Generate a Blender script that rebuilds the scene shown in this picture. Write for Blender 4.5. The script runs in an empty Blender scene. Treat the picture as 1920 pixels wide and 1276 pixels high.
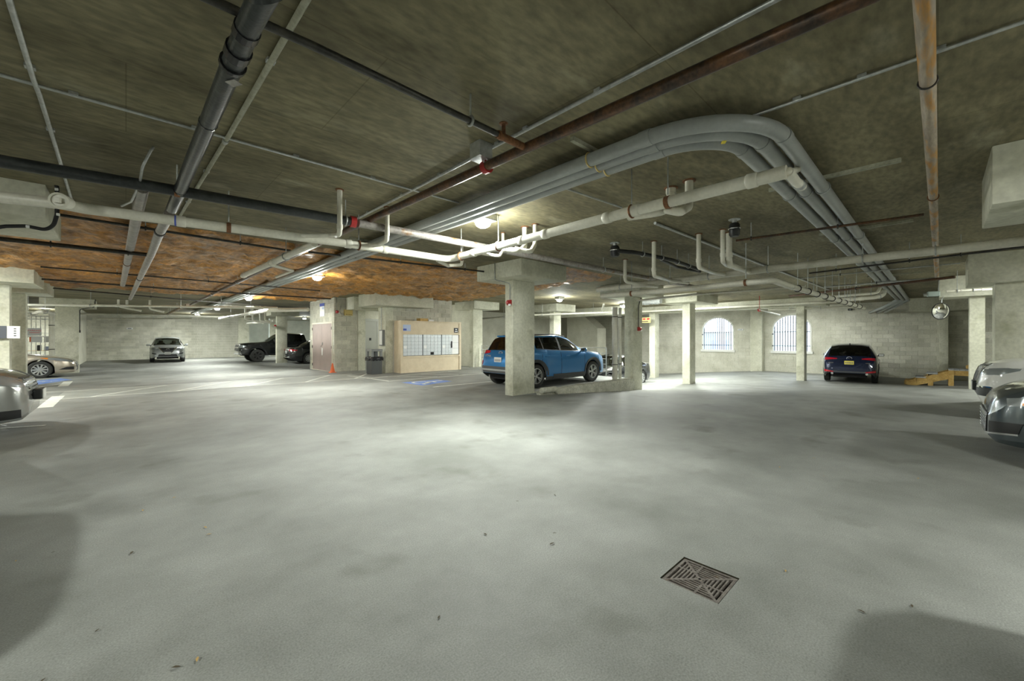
import bpy, bmesh, math, random
from mathutils import Vector, Matrix, noise
from mathutils.bvhtree import BVHTree

random.seed(7)
SC = bpy.context.scene
COL = SC.collection

# ------------------------------------------------------------------ camera
CAM_H, FPX, HOR, UC = 1.4, 760.0, 634.0, 960.0
TH = math.radians(46.4)
FX, FY = math.cos(TH), math.sin(TH)
RX, RY = FY, -FX
cd = bpy.data.cameras.new('camera')
cam = bpy.data.objects.new('camera', cd)
COL.objects.link(cam)
cam.location = (0, 0, CAM_H)
cam.rotation_euler = (math.pi / 2, 0, TH - math.pi / 2)
cd.sensor_width = 36.0
cd.lens = 36.0 * FPX / 1920.0
cd.shift_y = -(638.0 - HOR) / 1920.0
cd.clip_start = 0.05
cd.clip_end = 300
SC.camera = cam

# ------------------------------------------------------------------ world, exposure
SC.view_settings.view_transform = 'Standard'
SC.view_settings.look = 'None'
SC.view_settings.gamma = 1.0
SC.view_settings.use_curve_mapping = False
SC.view_settings.exposure = 0.12
w = bpy.data.worlds.new('overcast_sky')
SC.world = w
w.use_nodes = True
bg = w.node_tree.nodes['Background']
bg.inputs[0].default_value = (0.70, 0.84, 1.0, 1)
bg.inputs[1].default_value = 8.0

LAMP_W = 185.0
CEIL = 3.2

# daylight portals in the two arched windows are added with the windows

# ------------------------------------------------------------------ pixel helpers
def W(u, v, H):
    t = (u - UC) / FPX
    z = (H - CAM_H) * FPX / (HOR - v)
    return Vector((z * (FX + RX * t), z * (FY + RY * t), H))

def onX(u, X):
    t = (u - UC) / FPX
    z = X / (FX + RX * t)
    return Vector((X, z * (FY + RY * t), 0)), z

def onY(u, Y):
    t = (u - UC) / FPX
    z = Y / (FY + RY * t)
    return Vector((z * (FX + RX * t), Y, 0)), z

def WX(u, v, X):
    p, z = onX(u, X)
    p.z = CAM_H + (HOR - v) * z / FPX
    return p

def WY(u, v, Y):
    p, z = onY(u, Y)
    p.z = CAM_H + (HOR - v) * z / FPX
    return p

def sstep(a, b, x):
    t = min(1, max(0, (x - a) / (b - a)))
    return t * t * (3 - 2 * t)

EDGE_Y, EDGE_X = 7.07, 12.86
def hf(X, Y, raised=None):
    if raised is None:
        raised = (Y > EDGE_Y and X < EDGE_X)
    if raised:
        return -0.17 * sstep(12, 27, Y)
    d = 0.62 * (X - 7) + 0.78 * (Y - 7)
    k = min(0.1 * max(d, 0), 0.5) if d < 4 else 0.4 + 0.1 * (1 - math.exp(-(d - 4)))
    return -(k + 0.09 * max(0, Y - 7.2) * sstep(12, 16, X))

def G(u, v, raised=None):
    h = 0.0
    for _ in range(12):
        p = W(u, v, h)
        h = hf(p.x, p.y, raised)
    return W(u, v, h)

# ------------------------------------------------------------------ materials
MATS = {}
def _nt(name):
    m = bpy.data.materials.new(name)
    m.use_nodes = True
    nt = m.node_tree
    return m, nt, nt.nodes, nt.links, nt.nodes['Principled BSDF']

def plain(name, col, rough=0.5, metal=0.0, coat=0.0, emit=None, es=0.0, spec=None):
    m, nt, N, L, b = _nt(name)
    b.inputs['Base Color'].default_value = (*col, 1)
    b.inputs['Roughness'].default_value = rough
    b.inputs['Metallic'].default_value = metal
    if coat:
        b.inputs['Coat Weight'].default_value = coat
        b.inputs['Coat Roughness'].default_value = 0.04
    if emit:
        b.inputs['Emission Color'].default_value = (*emit, 1)
        b.inputs['Emission Strength'].default_value = es
    if spec is not None:
        b.inputs['Specular IOR Level'].default_value = spec
    MATS[name] = m
    return m

def noisy(name, c1, c2, scale=1.5, rough=0.8, bump=0.15, stretch=(1, 1, 1), fine=30, fineamt=0.25,
          rnd=0.0, metal=0.0, lo=0.35, hi=0.68, c3=None, s3=0.6, a3=(0.55, 0.7), rough2=None, bscale=None, spec=None):
    m, nt, N, L, b = _nt(name)
    geo = N.new('ShaderNodeNewGeometry')
    mp = N.new('ShaderNodeMapping')
    mp.inputs['Scale'].default_value = stretch
    L.new(geo.outputs['Position'], mp.inputs['Vector'])
    n1 = N.new('ShaderNodeTexNoise')
    n1.inputs['Scale'].default_value = scale
    n1.inputs['Detail'].default_value = 7
    n1.inputs['Roughness'].default_value = 0.62
    L.new(mp.outputs[0], n1.inputs['Vector'])
    r1 = N.new('ShaderNodeValToRGB')
    r1.color_ramp.elements[0].position = lo
    r1.color_ramp.elements[1].position = hi
    r1.color_ramp.elements[0].color = (*c1, 1)
    r1.color_ramp.elements[1].color = (*c2, 1)
    L.new(n1.outputs['Fac'], r1.inputs[0])
    out = r1.outputs[0]
    if c3:
        n3 = N.new('ShaderNodeTexNoise')
        n3.inputs['Scale'].default_value = s3
        n3.inputs['Detail'].default_value = 5
        L.new(mp.outputs[0], n3.inputs['Vector'])
        r3 = N.new('ShaderNodeMapRange')
        r3.inputs['From Min'].default_value = a3[0]
        r3.inputs['From Max'].default_value = a3[1]
        L.new(n3.outputs['Fac'], r3.inputs['Value'])
        mx3 = N.new('ShaderNodeMix')
        mx3.data_type = 'RGBA'
        L.new(r3.outputs[0], mx3.inputs['Factor'])
        L.new(out, mx3.inputs['A'])
        mx3.inputs['B'].default_value = (*c3, 1)
        out = mx3.outputs['Result']
    n2 = N.new('ShaderNodeTexNoise')
    n2.inputs['Scale'].default_value = fine
    n2.inputs['Detail'].default_value = 4
    L.new(mp.outputs[0], n2.inputs['Vector'])
    mr = N.new('ShaderNodeMapRange')
    mr.inputs['From Min'].default_value = 0.3
    mr.inputs['From Max'].default_value = 0.7
    mr.inputs['To Min'].default_value = 1 - fineamt
    mr.inputs['To Max'].default_value = 1 + fineamt
    L.new(n2.outputs['Fac'], mr.inputs['Value'])
    val = mr.outputs[0]
    if rnd:
        oi = N.new('ShaderNodeObjectInfo')
        m2 = N.new('ShaderNodeMapRange')
        m2.inputs['To Min'].default_value = 1 - rnd
        m2.inputs['To Max'].default_value = 1 + rnd
        L.new(oi.outputs['Random'], m2.inputs['Value'])
        mu = N.new('ShaderNodeMath')
        mu.operation = 'MULTIPLY'
        L.new(val, mu.inputs[0])
        L.new(m2.outputs[0], mu.inputs[1])
        val = mu.outputs[0]
    mix = N.new('ShaderNodeVectorMath')
    mix.operation = 'SCALE'
    L.new(out, mix.inputs[0])
    L.new(val, mix.inputs['Scale'])
    L.new(mix.outputs[0], b.inputs['Base Color'])
    b.inputs['Roughness'].default_value = rough
    if rough2 is not None:
        rr = N.new('ShaderNodeMapRange')
        rr.inputs['To Min'].default_value = rough
        rr.inputs['To Max'].default_value = rough2
        L.new(n1.outputs['Fac'], rr.inputs['Value'])
        L.new(rr.outputs[0], b.inputs['Roughness'])
    b.inputs['Metallic'].default_value = metal
    if spec is not None:
        b.inputs['Specular IOR Level'].default_value = spec
    if bump:
        bp = N.new('ShaderNodeBump')
        bp.inputs['Strength'].default_value = bump
        bp.inputs['Distance'].default_value = 0.02
        if bscale:
            n4 = N.new('ShaderNodeTexNoise')
            n4.inputs['Scale'].default_value = bscale
            n4.inputs['Detail'].default_value = 5
            L.new(mp.outputs[0], n4.inputs['Vector'])
            L.new(n4.outputs['Fac'], bp.inputs['Height'])
        else:
            L.new(n2.outputs['Fac'], bp.inputs['Height'])
        L.new(bp.outputs[0], b.inputs['Normal'])
    MATS[name] = m
    return m

def glassy(name, tint, reflect=0.12):
    m, nt, N, L, b = _nt(name)
    N.remove(b)
    o = N['Material Output']
    tr = N.new('ShaderNodeBsdfTransparent')
    tr.inputs[0].default_value = (*tint, 1)
    gl = N.new('ShaderNodeBsdfGlossy')
    gl.inputs['Roughness'].default_value = 0.02
    fr = N.new('ShaderNodeFresnel')
    fr.inputs[0].default_value = 1.5
    ad = N.new('ShaderNodeMath')
    ad.operation = 'ADD'
    ad.inputs[1].default_value = reflect
    L.new(fr.outputs[0], ad.inputs[0])
    mx = N.new('ShaderNodeMixShader')
    L.new(ad.outputs[0], mx.inputs[0])
    L.new(tr.outputs[0], mx.inputs[1])
    L.new(gl.outputs[0], mx.inputs[2])
    L.new(mx.outputs[0], o.inputs[0])
    MATS[name] = m
    return m

noisy('floor_concrete', (0.200, 0.206, 0.190), (0.330, 0.338, 0.318), 0.9, 0.50, 0.03, fine=120, fineamt=0.22, rough2=0.78, spec=0.35,
      c3=(0.145, 0.15, 0.128), s3=1.3, a3=(0.60, 0.78), bscale=240)
noisy('ceiling_concrete', (0.128, 0.112, 0.060), (0.275, 0.245, 0.145), 1.0, 0.8, 0.1, stretch=(0.6, 1.5, 1), fine=14, fineamt=0.26,
      c3=(0.34, 0.32, 0.22), s3=1.6, a3=(0.60, 0.80))
def seams(name):
    nt = MATS[name].node_tree
    N, L = nt.nodes, nt.links
    b = N['Principled BSDF']
    src = b.inputs['Base Color'].links[0].from_socket
    geo = N.new('ShaderNodeNewGeometry')
    br = N.new('ShaderNodeTexBrick')
    br.inputs['Scale'].default_value = 1.0
    br.inputs['Brick Width'].default_value = 2.44
    br.inputs['Row Height'].default_value = 1.22
    br.inputs['Mortar Size'].default_value = 0.006
    br.inputs['Mortar Smooth'].default_value = 0.6
    br.inputs['Color1'].default_value = (1, 1, 1, 1)
    br.inputs['Color2'].default_value = (0.90, 0.90, 0.90, 1)
    br.inputs['Mortar'].default_value = (0.70, 0.68, 0.62, 1)
    L.new(geo.outputs['Position'], br.inputs['Vector'])
    mx = N.new('ShaderNodeVectorMath')
    mx.operation = 'MULTIPLY'
    L.new(src, mx.inputs[0])
    L.new(br.outputs['Color'], mx.inputs[1])
    L.new(mx.outputs[0], b.inputs['Base Color'])
seams('ceiling_concrete')
noisy('column_concrete', (0.52, 0.52, 0.41), (0.72, 0.715, 0.60), 1.3, 0.85, 0.15, fine=18, fineamt=0.10,
      c3=(0.40, 0.40, 0.28), s3=2.2, a3=(0.58, 0.75))
noisy('wall_concrete', (0.58, 0.57, 0.47), (0.75, 0.74, 0.63), 1.0, 0.9, 0.12, fine=20, fineamt=0.12)
noisy('block', (0.49, 0.485, 0.40), (0.665, 0.655, 0.57), 1.2, 0.9, 0.25, fine=40, fineamt=0.12, rnd=0.13,
      c3=(0.40, 0.39, 0.31), s3=0.9, a3=(0.56, 0.76))
noisy('mortar', (0.68, 0.67, 0.58), (0.82, 0.81, 0.72), 2.0, 0.9, 0.15, fine=40, fineamt=0.1)
noisy('foam', (0.17, 0.078, 0.012), (0.62, 0.29, 0.055), 2.3, 0.38, 1.0, stretch=(1.0, 1.0, 1.0), fine=14, fineamt=0.40,
      c3=(0.72, 0.42, 0.20), s3=2.7, a3=(0.60, 0.76), bscale=16)
noisy('curb_concrete', (0.45, 0.45, 0.36), (0.72, 0.71, 0.62), 3.0, 0.9, 0.3, fine=25, fineamt=0.2)
noisy('rust_pipe', (0.045, 0.032, 0.024), (0.15, 0.07, 0.03), 5.0, 0.35, 0.1, fine=40, fineamt=0.3, metal=0.35)
noisy('wrapped_rust', (0.26, 0.21, 0.16), (0.44, 0.37, 0.28), 4.0, 0.55, 0.15, stretch=(0.5, 3, 3), fine=20, fineamt=0.2,
      c3=(0.40, 0.20, 0.04), s3=5.0, a3=(0.50, 0.62))
noisy('scuffed_steel', (0.26, 0.24, 0.22), (0.44, 0.41, 0.38), 5.0, 0.4, 0.1, fine=30, fineamt=0.2, metal=0.3,
      c3=(0.26, 0.15, 0.07), s3=7.0, a3=(0.58, 0.72))
noisy('rust', (0.12, 0.055, 0.025), (0.26, 0.11, 0.04), 14.0, 0.8, 0.2, fine=60, fineamt=0.3)
noisy('black_iron', (0.022, 0.022, 0.020), (0.06, 0.055, 0.045), 8.0, 0.35, 0.05, fine=50, fineamt=0.3, metal=0.2)
noisy('black_insulation', (0.018, 0.021, 0.022), (0.045, 0.05, 0.05), 6.0, 0.28, 0.1, fine=40, fineamt=0.2)
noisy('grey_insulation', (0.22, 0.20, 0.18), (0.36, 0.34, 0.31), 6.0, 0.4, 0.1, fine=40, fineamt=0.2)
noisy('pvc', (0.64, 0.62, 0.52), (0.80, 0.785, 0.69), 2.0, 0.38, 0.02, fine=30, fineamt=0.06)
noisy('grey_pvc', (0.29, 0.31, 0.30), (0.38, 0.40, 0.385), 2.0, 0.35, 0.02, fine=30, fineamt=0.05)
noisy('galvanised', (0.40, 0.42, 0.41), (0.56, 0.58, 0.57), 12.0, 0.38, 0.02, metal=0.65, fine=40, fineamt=0.1)
noisy('old_conduit', (0.30, 0.30, 0.22), (0.44, 0.44, 0.34), 7.0, 0.5, 0.02, metal=0.2, fine=40, fineamt=0.15)
noisy('grate_iron', (0.15, 0.13, 0.115), (0.26, 0.235, 0.21), 22.0, 0.6, 0.2, fine=120, fineamt=0.2, metal=0.4, c3=(0.16, 0.10, 0.055), s3=18, a3=(0.62, 0.8))
noisy('pit_dirt', (0.02, 0.018, 0.01), (0.06, 0.055, 0.03), 20.0, 0.95, 0.2)
noisy('line_paint', (0.62, 0.64, 0.58), (0.80, 0.82, 0.76), 3.0, 0.6, 0.05, fine=60, fineamt=0.2)
noisy('walkway_paint', (0.29, 0.305, 0.28), (0.39, 0.405, 0.375), 2.0, 0.5, 0.05, fine=60, fineamt=0.15)
noisy('blue_paint', (0.10, 0.20, 0.55), (0.22, 0.33, 0.66), 3.0, 0.6, 0.05, fine=60, fineamt=0.2)
noisy('mail_wood', (0.62, 0.52, 0.36), (0.72, 0.62, 0.45), 3.0, 0.55, 0.03, fine=30, fineamt=0.05)
noisy('pine', (0.42, 0.26, 0.07), (0.60, 0.41, 0.14), 6.0, 0.7, 0.1, fine=30, fineamt=0.15)
noisy('worn_deck', (0.30, 0.31, 0.31), (0.46, 0.48, 0.49), 6.0, 0.7, 0.1, fine=30, fineamt=0.15)
noisy('mauve_paint', (0.36, 0.285, 0.26), (0.42, 0.335, 0.31), 2.0, 0.45, 0.03, fine=30, fineamt=0.05)
plain('steel_brushed', (0.42, 0.43, 0.42), 0.3, 0.9)
plain('white_paint', (0.80, 0.80, 0.76), 0.5)
plain('cream_paint', (0.74, 0.71, 0.60), 0.55)
plain('white_plastic', (0.85, 0.86, 0.85), 0.4)
plain('mail_metal', (0.66, 0.70, 0.72), 0.35, 0.3)
plain('bank_metal', (0.34, 0.37, 0.39), 0.4, 0.3)
plain('black_rubber', (0.012, 0.012, 0.013), 0.6)
plain('tyre', (0.028, 0.029, 0.027), 0.75)
plain('black_plastic', (0.02, 0.021, 0.022), 0.4)
plain('dark_cladding', (0.060, 0.064, 0.066), 0.55)
plain('silver_trim', (0.42, 0.44, 0.44), 0.35, 0.5)
plain('chrome', (0.85, 0.86, 0.88), 0.08, 1.0)
plain('alloy', (0.56, 0.57, 0.57), 0.28, 0.75)
plain('alloy_dark', (0.10, 0.10, 0.10), 0.3, 0.7)
plain('dark_hole', (0.008, 0.008, 0.008), 0.9)
plain('seat_cloth', (0.05, 0.048, 0.046), 0.9)
plain('tail_red', (0.42, 0.008, 0.02), 0.12, coat=1.0)
plain('lamp_clear', (0.55, 0.60, 0.64), 0.12, 0.6, coat=1.0)
plain('amber', (0.85, 0.28, 0.04), 0.2, coat=1.0)
plain('plate_white', (0.70, 0.70, 0.66), 0.5)
plain('plate_yellow', (0.74, 0.62, 0.12), 0.5)
plain('plate_ink', (0.10, 0.12, 0.16), 0.6)
plain('red_plastic', (0.42, 0.025, 0.025), 0.4)
plain('red_ink', (0.75, 0.03, 0.04), 0.6)
plain('blue_ink', (0.08, 0.12, 0.48), 0.6)
plain('pale_blue', (0.46, 0.56, 0.78), 0.6)
plain('black_ink', (0.02, 0.02, 0.025), 0.6)
plain('yellow_plastic', (0.66, 0.52, 0.20), 0.5)
plain('orange_plastic', (0.86, 0.17, 0.05), 0.5)
plain('bin_grey', (0.075, 0.08, 0.08), 0.5)
plain('bin_light', (0.20, 0.21, 0.205), 0.5)
plain('bag_black', (0.02, 0.02, 0.022), 0.22)
plain('box_green', (0.30, 0.36, 0.33), 0.5, 0.3)
plain('yellow_tape', (0.75, 0.62, 0.05), 0.5)
plain('leaf', (0.46, 0.30, 0.10), 0.8)
plain('leaf_dark', (0.07, 0.055, 0.03), 0.8)
plain('mirror', (0.92, 0.93, 0.94), 0.03, 1.0)
plain('lens_glow', (1, 1, 1), 0.4, emit=(0.97, 1.0, 0.98), es=40.0)
plain('paint_kona', (0.005, 0.155, 0.40), 0.32, 0.35, coat=1.0)
plain('paint_navy', (0.006, 0.013, 0.045), 0.25, 0.3, coat=1.0)
plain('paint_silver', (0.40, 0.42, 0.42), 0.3, 0.6, coat=1.0)
plain('paint_black', (0.010, 0.012, 0.014), 0.25, 0.2, coat=1.0)
plain('paint_beige', (0.46, 0.41, 0.33), 0.3, 0.5, coat=1.0)
plain('paint_greysilver', (0.30, 0.305, 0.29), 0.28, 0.6, coat=1.0)
plain('paint_white', (0.90, 0.90, 0.87), 0.35, 0.0, coat=0.6)
plain('paint_grey', (0.085, 0.105, 0.115), 0.28, 0.5, coat=1.0)
plain('outdoor_ground', (0.55, 0.55, 0.52), 0.9)
plain('outdoor_wall', (0.68, 0.78, 0.74), 0.9)
plain('bar_white', (0.80, 0.80, 0.78), 0.4)
plain('bar_dark', (0.09, 0.10, 0.12), 0.4)
glassy('car_glass', (0.62, 0.70, 0.66), 0.05)
glassy('car_glass_dark', (0.16, 0.18, 0.18), 0.05)

# ------------------------------------------------------------------ mesh helpers
def inv_of(p):
    m = Matrix()
    while p is not None:
        m = p.matrix_basis @ m
        p = p.parent
    return m.inverted()

class MB:
    def __init__(s):
        s.v, s.f = [], []
    def add(s, vs, fs):
        o = len(s.v)
        s.v += [Vector(q) for q in vs]
        s.f += [tuple(i + o for i in f) for f in fs]
        return s
    def bb(s, x0, x1, y0, y1, z0, z1):
        vs = [(x0, y0, z0), (x1, y0, z0), (x1, y1, z0), (x0, y1, z0), (x0, y0, z1), (x1, y0, z1), (x1, y1, z1), (x0, y1, z1)]
        return s.add(vs, [(3, 2, 1, 0), (4, 5, 6, 7), (0, 1, 5, 4), (1, 2, 6, 5), (2, 3, 7, 6), (3, 0, 4, 7)])
    def box(s, c, d, rz=0.0, bev=0.0):
        x, y, z = d[0] / 2, d[1] / 2, d[2] / 2
        m = Matrix.Translation(Vector(c)) @ Matrix.Rotation(rz, 4, 'Z')
        if bev <= 0:
            t = MB().bb(-x, x, -y, y, -z, z)
        else:
            t = MB().bevbox(x, y, z, bev)
        return s.add([m @ q for q in t.v], t.f)
    def bevbox(s, x, y, z, b):
        bm = bmesh.new()
        bmesh.ops.create_cube(bm, size=2)
        for q in bm.verts:
            q.co = Vector((q.co.x * x, q.co.y * y, q.co.z * z))
        bmesh.ops.bevel(bm, geom=list(bm.edges), offset=min(b, x * .9, y * .9, z * .9), segments=2, profile=0.6, affect='EDGES')
        bm.verts.index_update()
        r = s.add([q.co.copy() for q in bm.verts], [tuple(q.index for q in f.verts) for f in bm.faces])
        bm.free()
        return r
    def tube(s, path, r, seg=10, caps=True):
        path = [Vector(p) for p in path]
        n = len(path)
        rs = r if isinstance(r, (list, tuple)) else [r] * n
        base = len(s.v)
        t0 = (path[1] - path[0]).normalized()
        up = Vector((0, 0, 1)) if abs(t0.z) < 0.9 else Vector((1, 0, 0))
        nx = t0.cross(up).normalized()
        for i, p in enumerate(path):
            if i == 0:
                t = t0
            elif i == n - 1:
                t = (path[-1] - path[-2]).normalized()
            else:
                t = ((path[i + 1] - p).normalized() + (p - path[i - 1]).normalized())
                t = t.normalized() if t.length > 1e-6 else (path[i + 1] - p).normalized()
            nx = (nx - t * nx.dot(t))
            nx = nx.normalized() if nx.length > 1e-6 else t.orthogonal().normalized()
            ny = t.cross(nx)
            for k in range(seg):
                a = 2 * math.pi * k / seg
                s.v.append(p + (nx * math.cos(a) + ny * math.sin(a)) * rs[i])
        for i in range(n - 1):
            for k in range(seg):
                a, b = base + i * seg + k, base + i * seg + (k + 1) % seg
                s.f.append((a, b, b + seg, a + seg))
        if caps:
            s.f.append(tuple(base + k for k in reversed(range(seg))))
            s.f.append(tuple(base + (n - 1) * seg + k for k in range(seg)))
        return s
    def lathe(s, prof, seg=24, origin=(0, 0, 0), axis='Z'):
        base = len(s.v)
        o = Vector(origin)
        for (r, h) in prof:
            for k in range(seg):
                a = 2 * math.pi * k / seg
                c, q = r * math.cos(a), r * math.sin(a)
                s.v.append(o + (Vector((c, q, h)) if axis == 'Z' else Vector((c, h, q)) if axis == 'Y' else Vector((h, c, q))))
        for i in range(len(prof) - 1):
            for k in range(seg):
                a, b = base + i * seg + k, base + i * seg + (k + 1) % seg
                s.f.append((a, b, b + seg, a + seg))
        if prof[0][0] > 1e-5:
            s.f.append(tuple(base + k for k in reversed(range(seg))))
        if prof[-1][0] > 1e-5:
            s.f.append(tuple(base + (len(prof) - 1) * seg + k for k in range(seg)))
        return s
    def ring(s, c, axis, R, r, seg=16, ss=6):
        c = Vector(c)
        ax = Vector(axis).normalized()
        e1 = ax.orthogonal().normalized()
        e2 = ax.cross(e1)
        base = len(s.v)
        for i in range(seg):
            a = 2 * math.pi * i / seg
            d = e1 * math.cos(a) + e2 * math.sin(a)
            for k in range(ss):
                b = 2 * math.pi * k / ss
                s.v.append(c + d * (R + r * math.cos(b)) + ax * r * math.sin(b))
        for i in range(seg):
            for k in range(ss):
                a = base + i * ss + k
                b = base + i * ss + (k + 1) % ss
                c2 = base + ((i + 1) % seg) * ss + (k + 1) % ss
                d2 = base + ((i + 1) % seg) * ss + k
                s.f.append((a, b, c2, d2))
        return s
    def prism(s, poly, z0, z1, plane='XY', off=0.0):
        # poly of 2D points extruded between z0 and z1 along the third axis
        n = len(poly)
        def P(a, b, h):
            return (a, b, h) if plane == 'XY' else (a, h, b) if plane == 'XZ' else (h, a, b)
        vs = [P(a, b, z0) for a, b in poly] + [P(a, b, z1) for a, b in poly]
        fs = [tuple(reversed(range(n))), tuple(range(n, 2 * n))]
        fs += [(i, (i + 1) % n, n + (i + 1) % n, n + i) for i in range(n)]
        return s.add(vs, fs)
    def xform(s, m):
        s.v = [m @ q for q in s.v]
        return s
    def build(s, name, mat=None, parent=None, smooth=False, local=False, loc=None):
        me = bpy.data.meshes.new(name)
        if parent is not None and not local:
            iv = inv_of(parent)
            vs = [iv @ q for q in s.v]
        else:
            vs = s.v
        o = bpy.data.objects.new(name, me)
        if parent is None and vs:
            if loc is None:
                xs, ys, zs = [q.x for q in vs], [q.y for q in vs], [q.z for q in vs]
                loc = ((min(xs) + max(xs)) / 2, (min(ys) + max(ys)) / 2, min(zs))
            lo = Vector(loc)
            vs = [q - lo for q in vs]
            o.location = lo
        me.from_pydata([tuple(q) for q in vs], [], s.f)
        bm = bmesh.new()
        bm.from_mesh(me)
        bmesh.ops.recalc_face_normals(bm, faces=list(bm.faces))
        bm.to_mesh(me)
        bm.free()
        if smooth:
            for p in me.polygons:
                p.use_smooth = True
            if smooth == 'auto':
                try:
                    me.set_sharp_from_angle(angle=math.radians(38))
                except Exception:
                    pass
        if mat:
            me.materials.append(MATS[mat] if isinstance(mat, str) else mat)
        COL.objects.link(o)
        o.parent = parent
        return o

def tag(o, label, cat, group=None):
    o['label'] = label
    o['category'] = cat
    if group:
        o['group'] = group
    return o

def thing(name, label, cat, loc=(0, 0, 0), rz=0.0, group=None):
    o = bpy.data.objects.new(name, None)
    o.empty_display_size = 0.2
    COL.objects.link(o)
    o.location = loc
    o.rotation_euler = (0, 0, rz)
    return tag(o, label, cat, group)

def structure(o):
    o['kind'] = 'structure'
    return o

def fillet(pts, r, n=6):
    pts = [Vector(p) for p in pts]
    out = [pts[0]]
    for i in range(1, len(pts) - 1):
        a, b, c = pts[i - 1], pts[i], pts[i + 1]
        d1, d2 = (a - b), (c - b)
        l1, l2 = d1.length, d2.length
        if l1 < 1e-5 or l2 < 1e-5:
            continue
        d1 /= l1
        d2 /= l2
        ang = d1.angle(d2, math.pi)
        if ang > 3.08:
            out.append(b)
            continue
        k = min(r / math.tan(ang / 2), l1 * 0.48, l2 * 0.48)
        p0, p2 = b + d1 * k, b + d2 * k
        for j in range(n + 1):
            t = j / n
            out.append(p0 * (1 - t) ** 2 + b * 2 * t * (1 - t) + p2 * t * t)
    out.append(pts[-1])
    return out

def text_mesh(name, body, size, mat, parent, M, depth=0.002):
    cu = bpy.data.curves.new(name, 'FONT')
    cu.body = body
    cu.size = size
    cu.extrude = depth
    cu.align_x = 'CENTER'
    cu.align_y = 'CENTER'
    o = bpy.data.objects.new(name + '_tmp', cu)
    COL.objects.link(o)
    dg = bpy.context.evaluated_depsgraph_get()
    me = bpy.data.meshes.new_from_object(o.evaluated_get(dg))
    bpy.data.objects.remove(o)
    me.transform((inv_of(parent) if parent else Matrix()) @ M)
    me.materials.append(MATS[mat])
    t = bpy.data.objects.new(name, me)
    COL.objects.link(t)
    t.parent = parent
    return t

def frame_mat(origin, right, up):
    r, u = Vector(right).normalized(), Vector(up).normalized()
    n = r.cross(u)
    m = Matrix((r, u, n)).transposed().to_4x4()
    m.translation = Vector(origin)
    return m

# ================================================================== the setting
X0, X1, Y0, Y1 = -7.5, 27.0, -7.0, 41.0
HX0, HX1, HY0, HY1 = 2.262, 2.592, 0.797, 1.121      # drain opening in the slab

def lines(a, b, step, extra):
    n = int(round((b - a) / step))
    L = sorted(set([round(a + (b - a) * i / n, 4) for i in range(n + 1)] + extra))
    out = []
    for q in L:
        if out and q - out[-1] < 0.06 and q not in extra and out[-1] not in extra:
            continue
        out.append(q)
    return out

gx = lines(X0 - .3, X1 + .3, 0.6, [EDGE_X, HX0, HX1])
gy = lines(Y0 - .3, 45.3, 0.6, [EDGE_Y, HY0, HY1])
fl = MB()
vid = {}
def fv(x, y, r):
    k = (x, y, r)
    if k not in vid:
        vid[k] = len(fl.v)
        fl.v.append(Vector((x, y, hf(x, y, r))))
    return vid[k]
for i in range(len(gx) - 1):
    for j in range(len(gy) - 1):
        xa, xb, ya, yb = gx[i], gx[i + 1], gy[j], gy[j + 1]
        cx, cy = (xa + xb) / 2, (ya + yb) / 2
        if HX0 < cx < HX1 and HY0 < cy < HY1:
            continue
        r = cx < EDGE_X and cy > EDGE_Y
        fl.f.append((fv(xa, ya, r), fv(xb, ya, r), fv(xb, yb, r), fv(xa, yb, r)))
        if cx < EDGE_X < xb + 1e-4 and abs(xb - EDGE_X) < 1e-4 and cy > EDGE_Y:
            fl.f.append((fv(xb, ya, True), fv(xb, yb, True), fv(xb, yb, False), fv(xb, ya, False)))
        if abs(ya - EDGE_Y) < 1e-4 and cx > 5.5 and cx < EDGE_X:
            fl.f.append((fv(xa, ya, True), fv(xb, ya, True), fv(xb, ya, False), fv(xa, ya, False)))
FLOOR = structure(fl.build('floor', 'floor_concrete', loc=(0, 0, 0), smooth='auto'))
structure(FLOOR)
pit = MB()
pit.add([(HX0, HY0, 0), (HX1, HY0, 0), (HX1, HY1, 0), (HX0, HY1, 0), (HX0, HY0, -.35), (HX1, HY0, -.35), (HX1, HY1, -.35), (HX0, HY1, -.35)],
        [(0, 1, 5, 4), (1, 2, 6, 5), (2, 3, 7, 6), (3, 0, 4, 7), (4, 5, 6, 7)])
pit.build('drain_pit', 'pit_dirt', FLOOR)

# ---- ceiling slab
CEILING = structure(MB().bb(X0 - .3, X1 + .4, Y0 - .3, 45.4, CEIL, CEIL + .3).build('ceiling', 'ceiling_concrete'))

# ---- sprayed foam under the ceiling
def foam_in(x, y):
    wob = 0.25 * noise.noise(Vector((x * 0.9, y * 0.9, 3.0)))
    if x < 6.5:
        return 8.35 + wob * .4 < y < 20.4 + wob
    return 6.35 < y < 15.7 and x < 10.3 + (y - 6.3) * 0.13 + wob * 1.4
fm = MB()
fid = {}
st = 0.085
def foamz(x, y):
    z = 0.06 + 0.07 * noise.noise(Vector((x * 1.1, y * 1.1, 0))) + 0.075 * noise.noise(Vector((x * 3.1, y * 3.1, 5)))
    z += 0.045 * noise.noise(Vector((x * 8, y * 8, 9))) + 0.018 * noise.noise(Vector((x * 19, y * 19, 2)))
    return max(0.008, z)
def fpt(i, j):
    if (i, j) not in fid:
        x, y = -4.2 + i * st, 6.2 + j * st
        fid[(i, j)] = len(fm.v)
        edge = all(foam_in(x + dx * st * 1.3, y + dy * st * 1.3) for dx, dy in ((1, 0), (-1, 0), (0, 1), (0, -1)))
        fm.v.append(Vector((x, y, CEIL - (foamz(x, y) if edge else -0.004))))
    return fid[(i, j)]
for i in range(int(16.2 / st)):
    for j in range(int(14.6 / st)):
        if foam_in(-4.2 + (i + .5) * st, 6.2 + (j + .5) * st):
            fm.f.append((fpt(i, j), fpt(i + 1, j), fpt(i + 1, j + 1), fpt(i, j + 1)))
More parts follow.
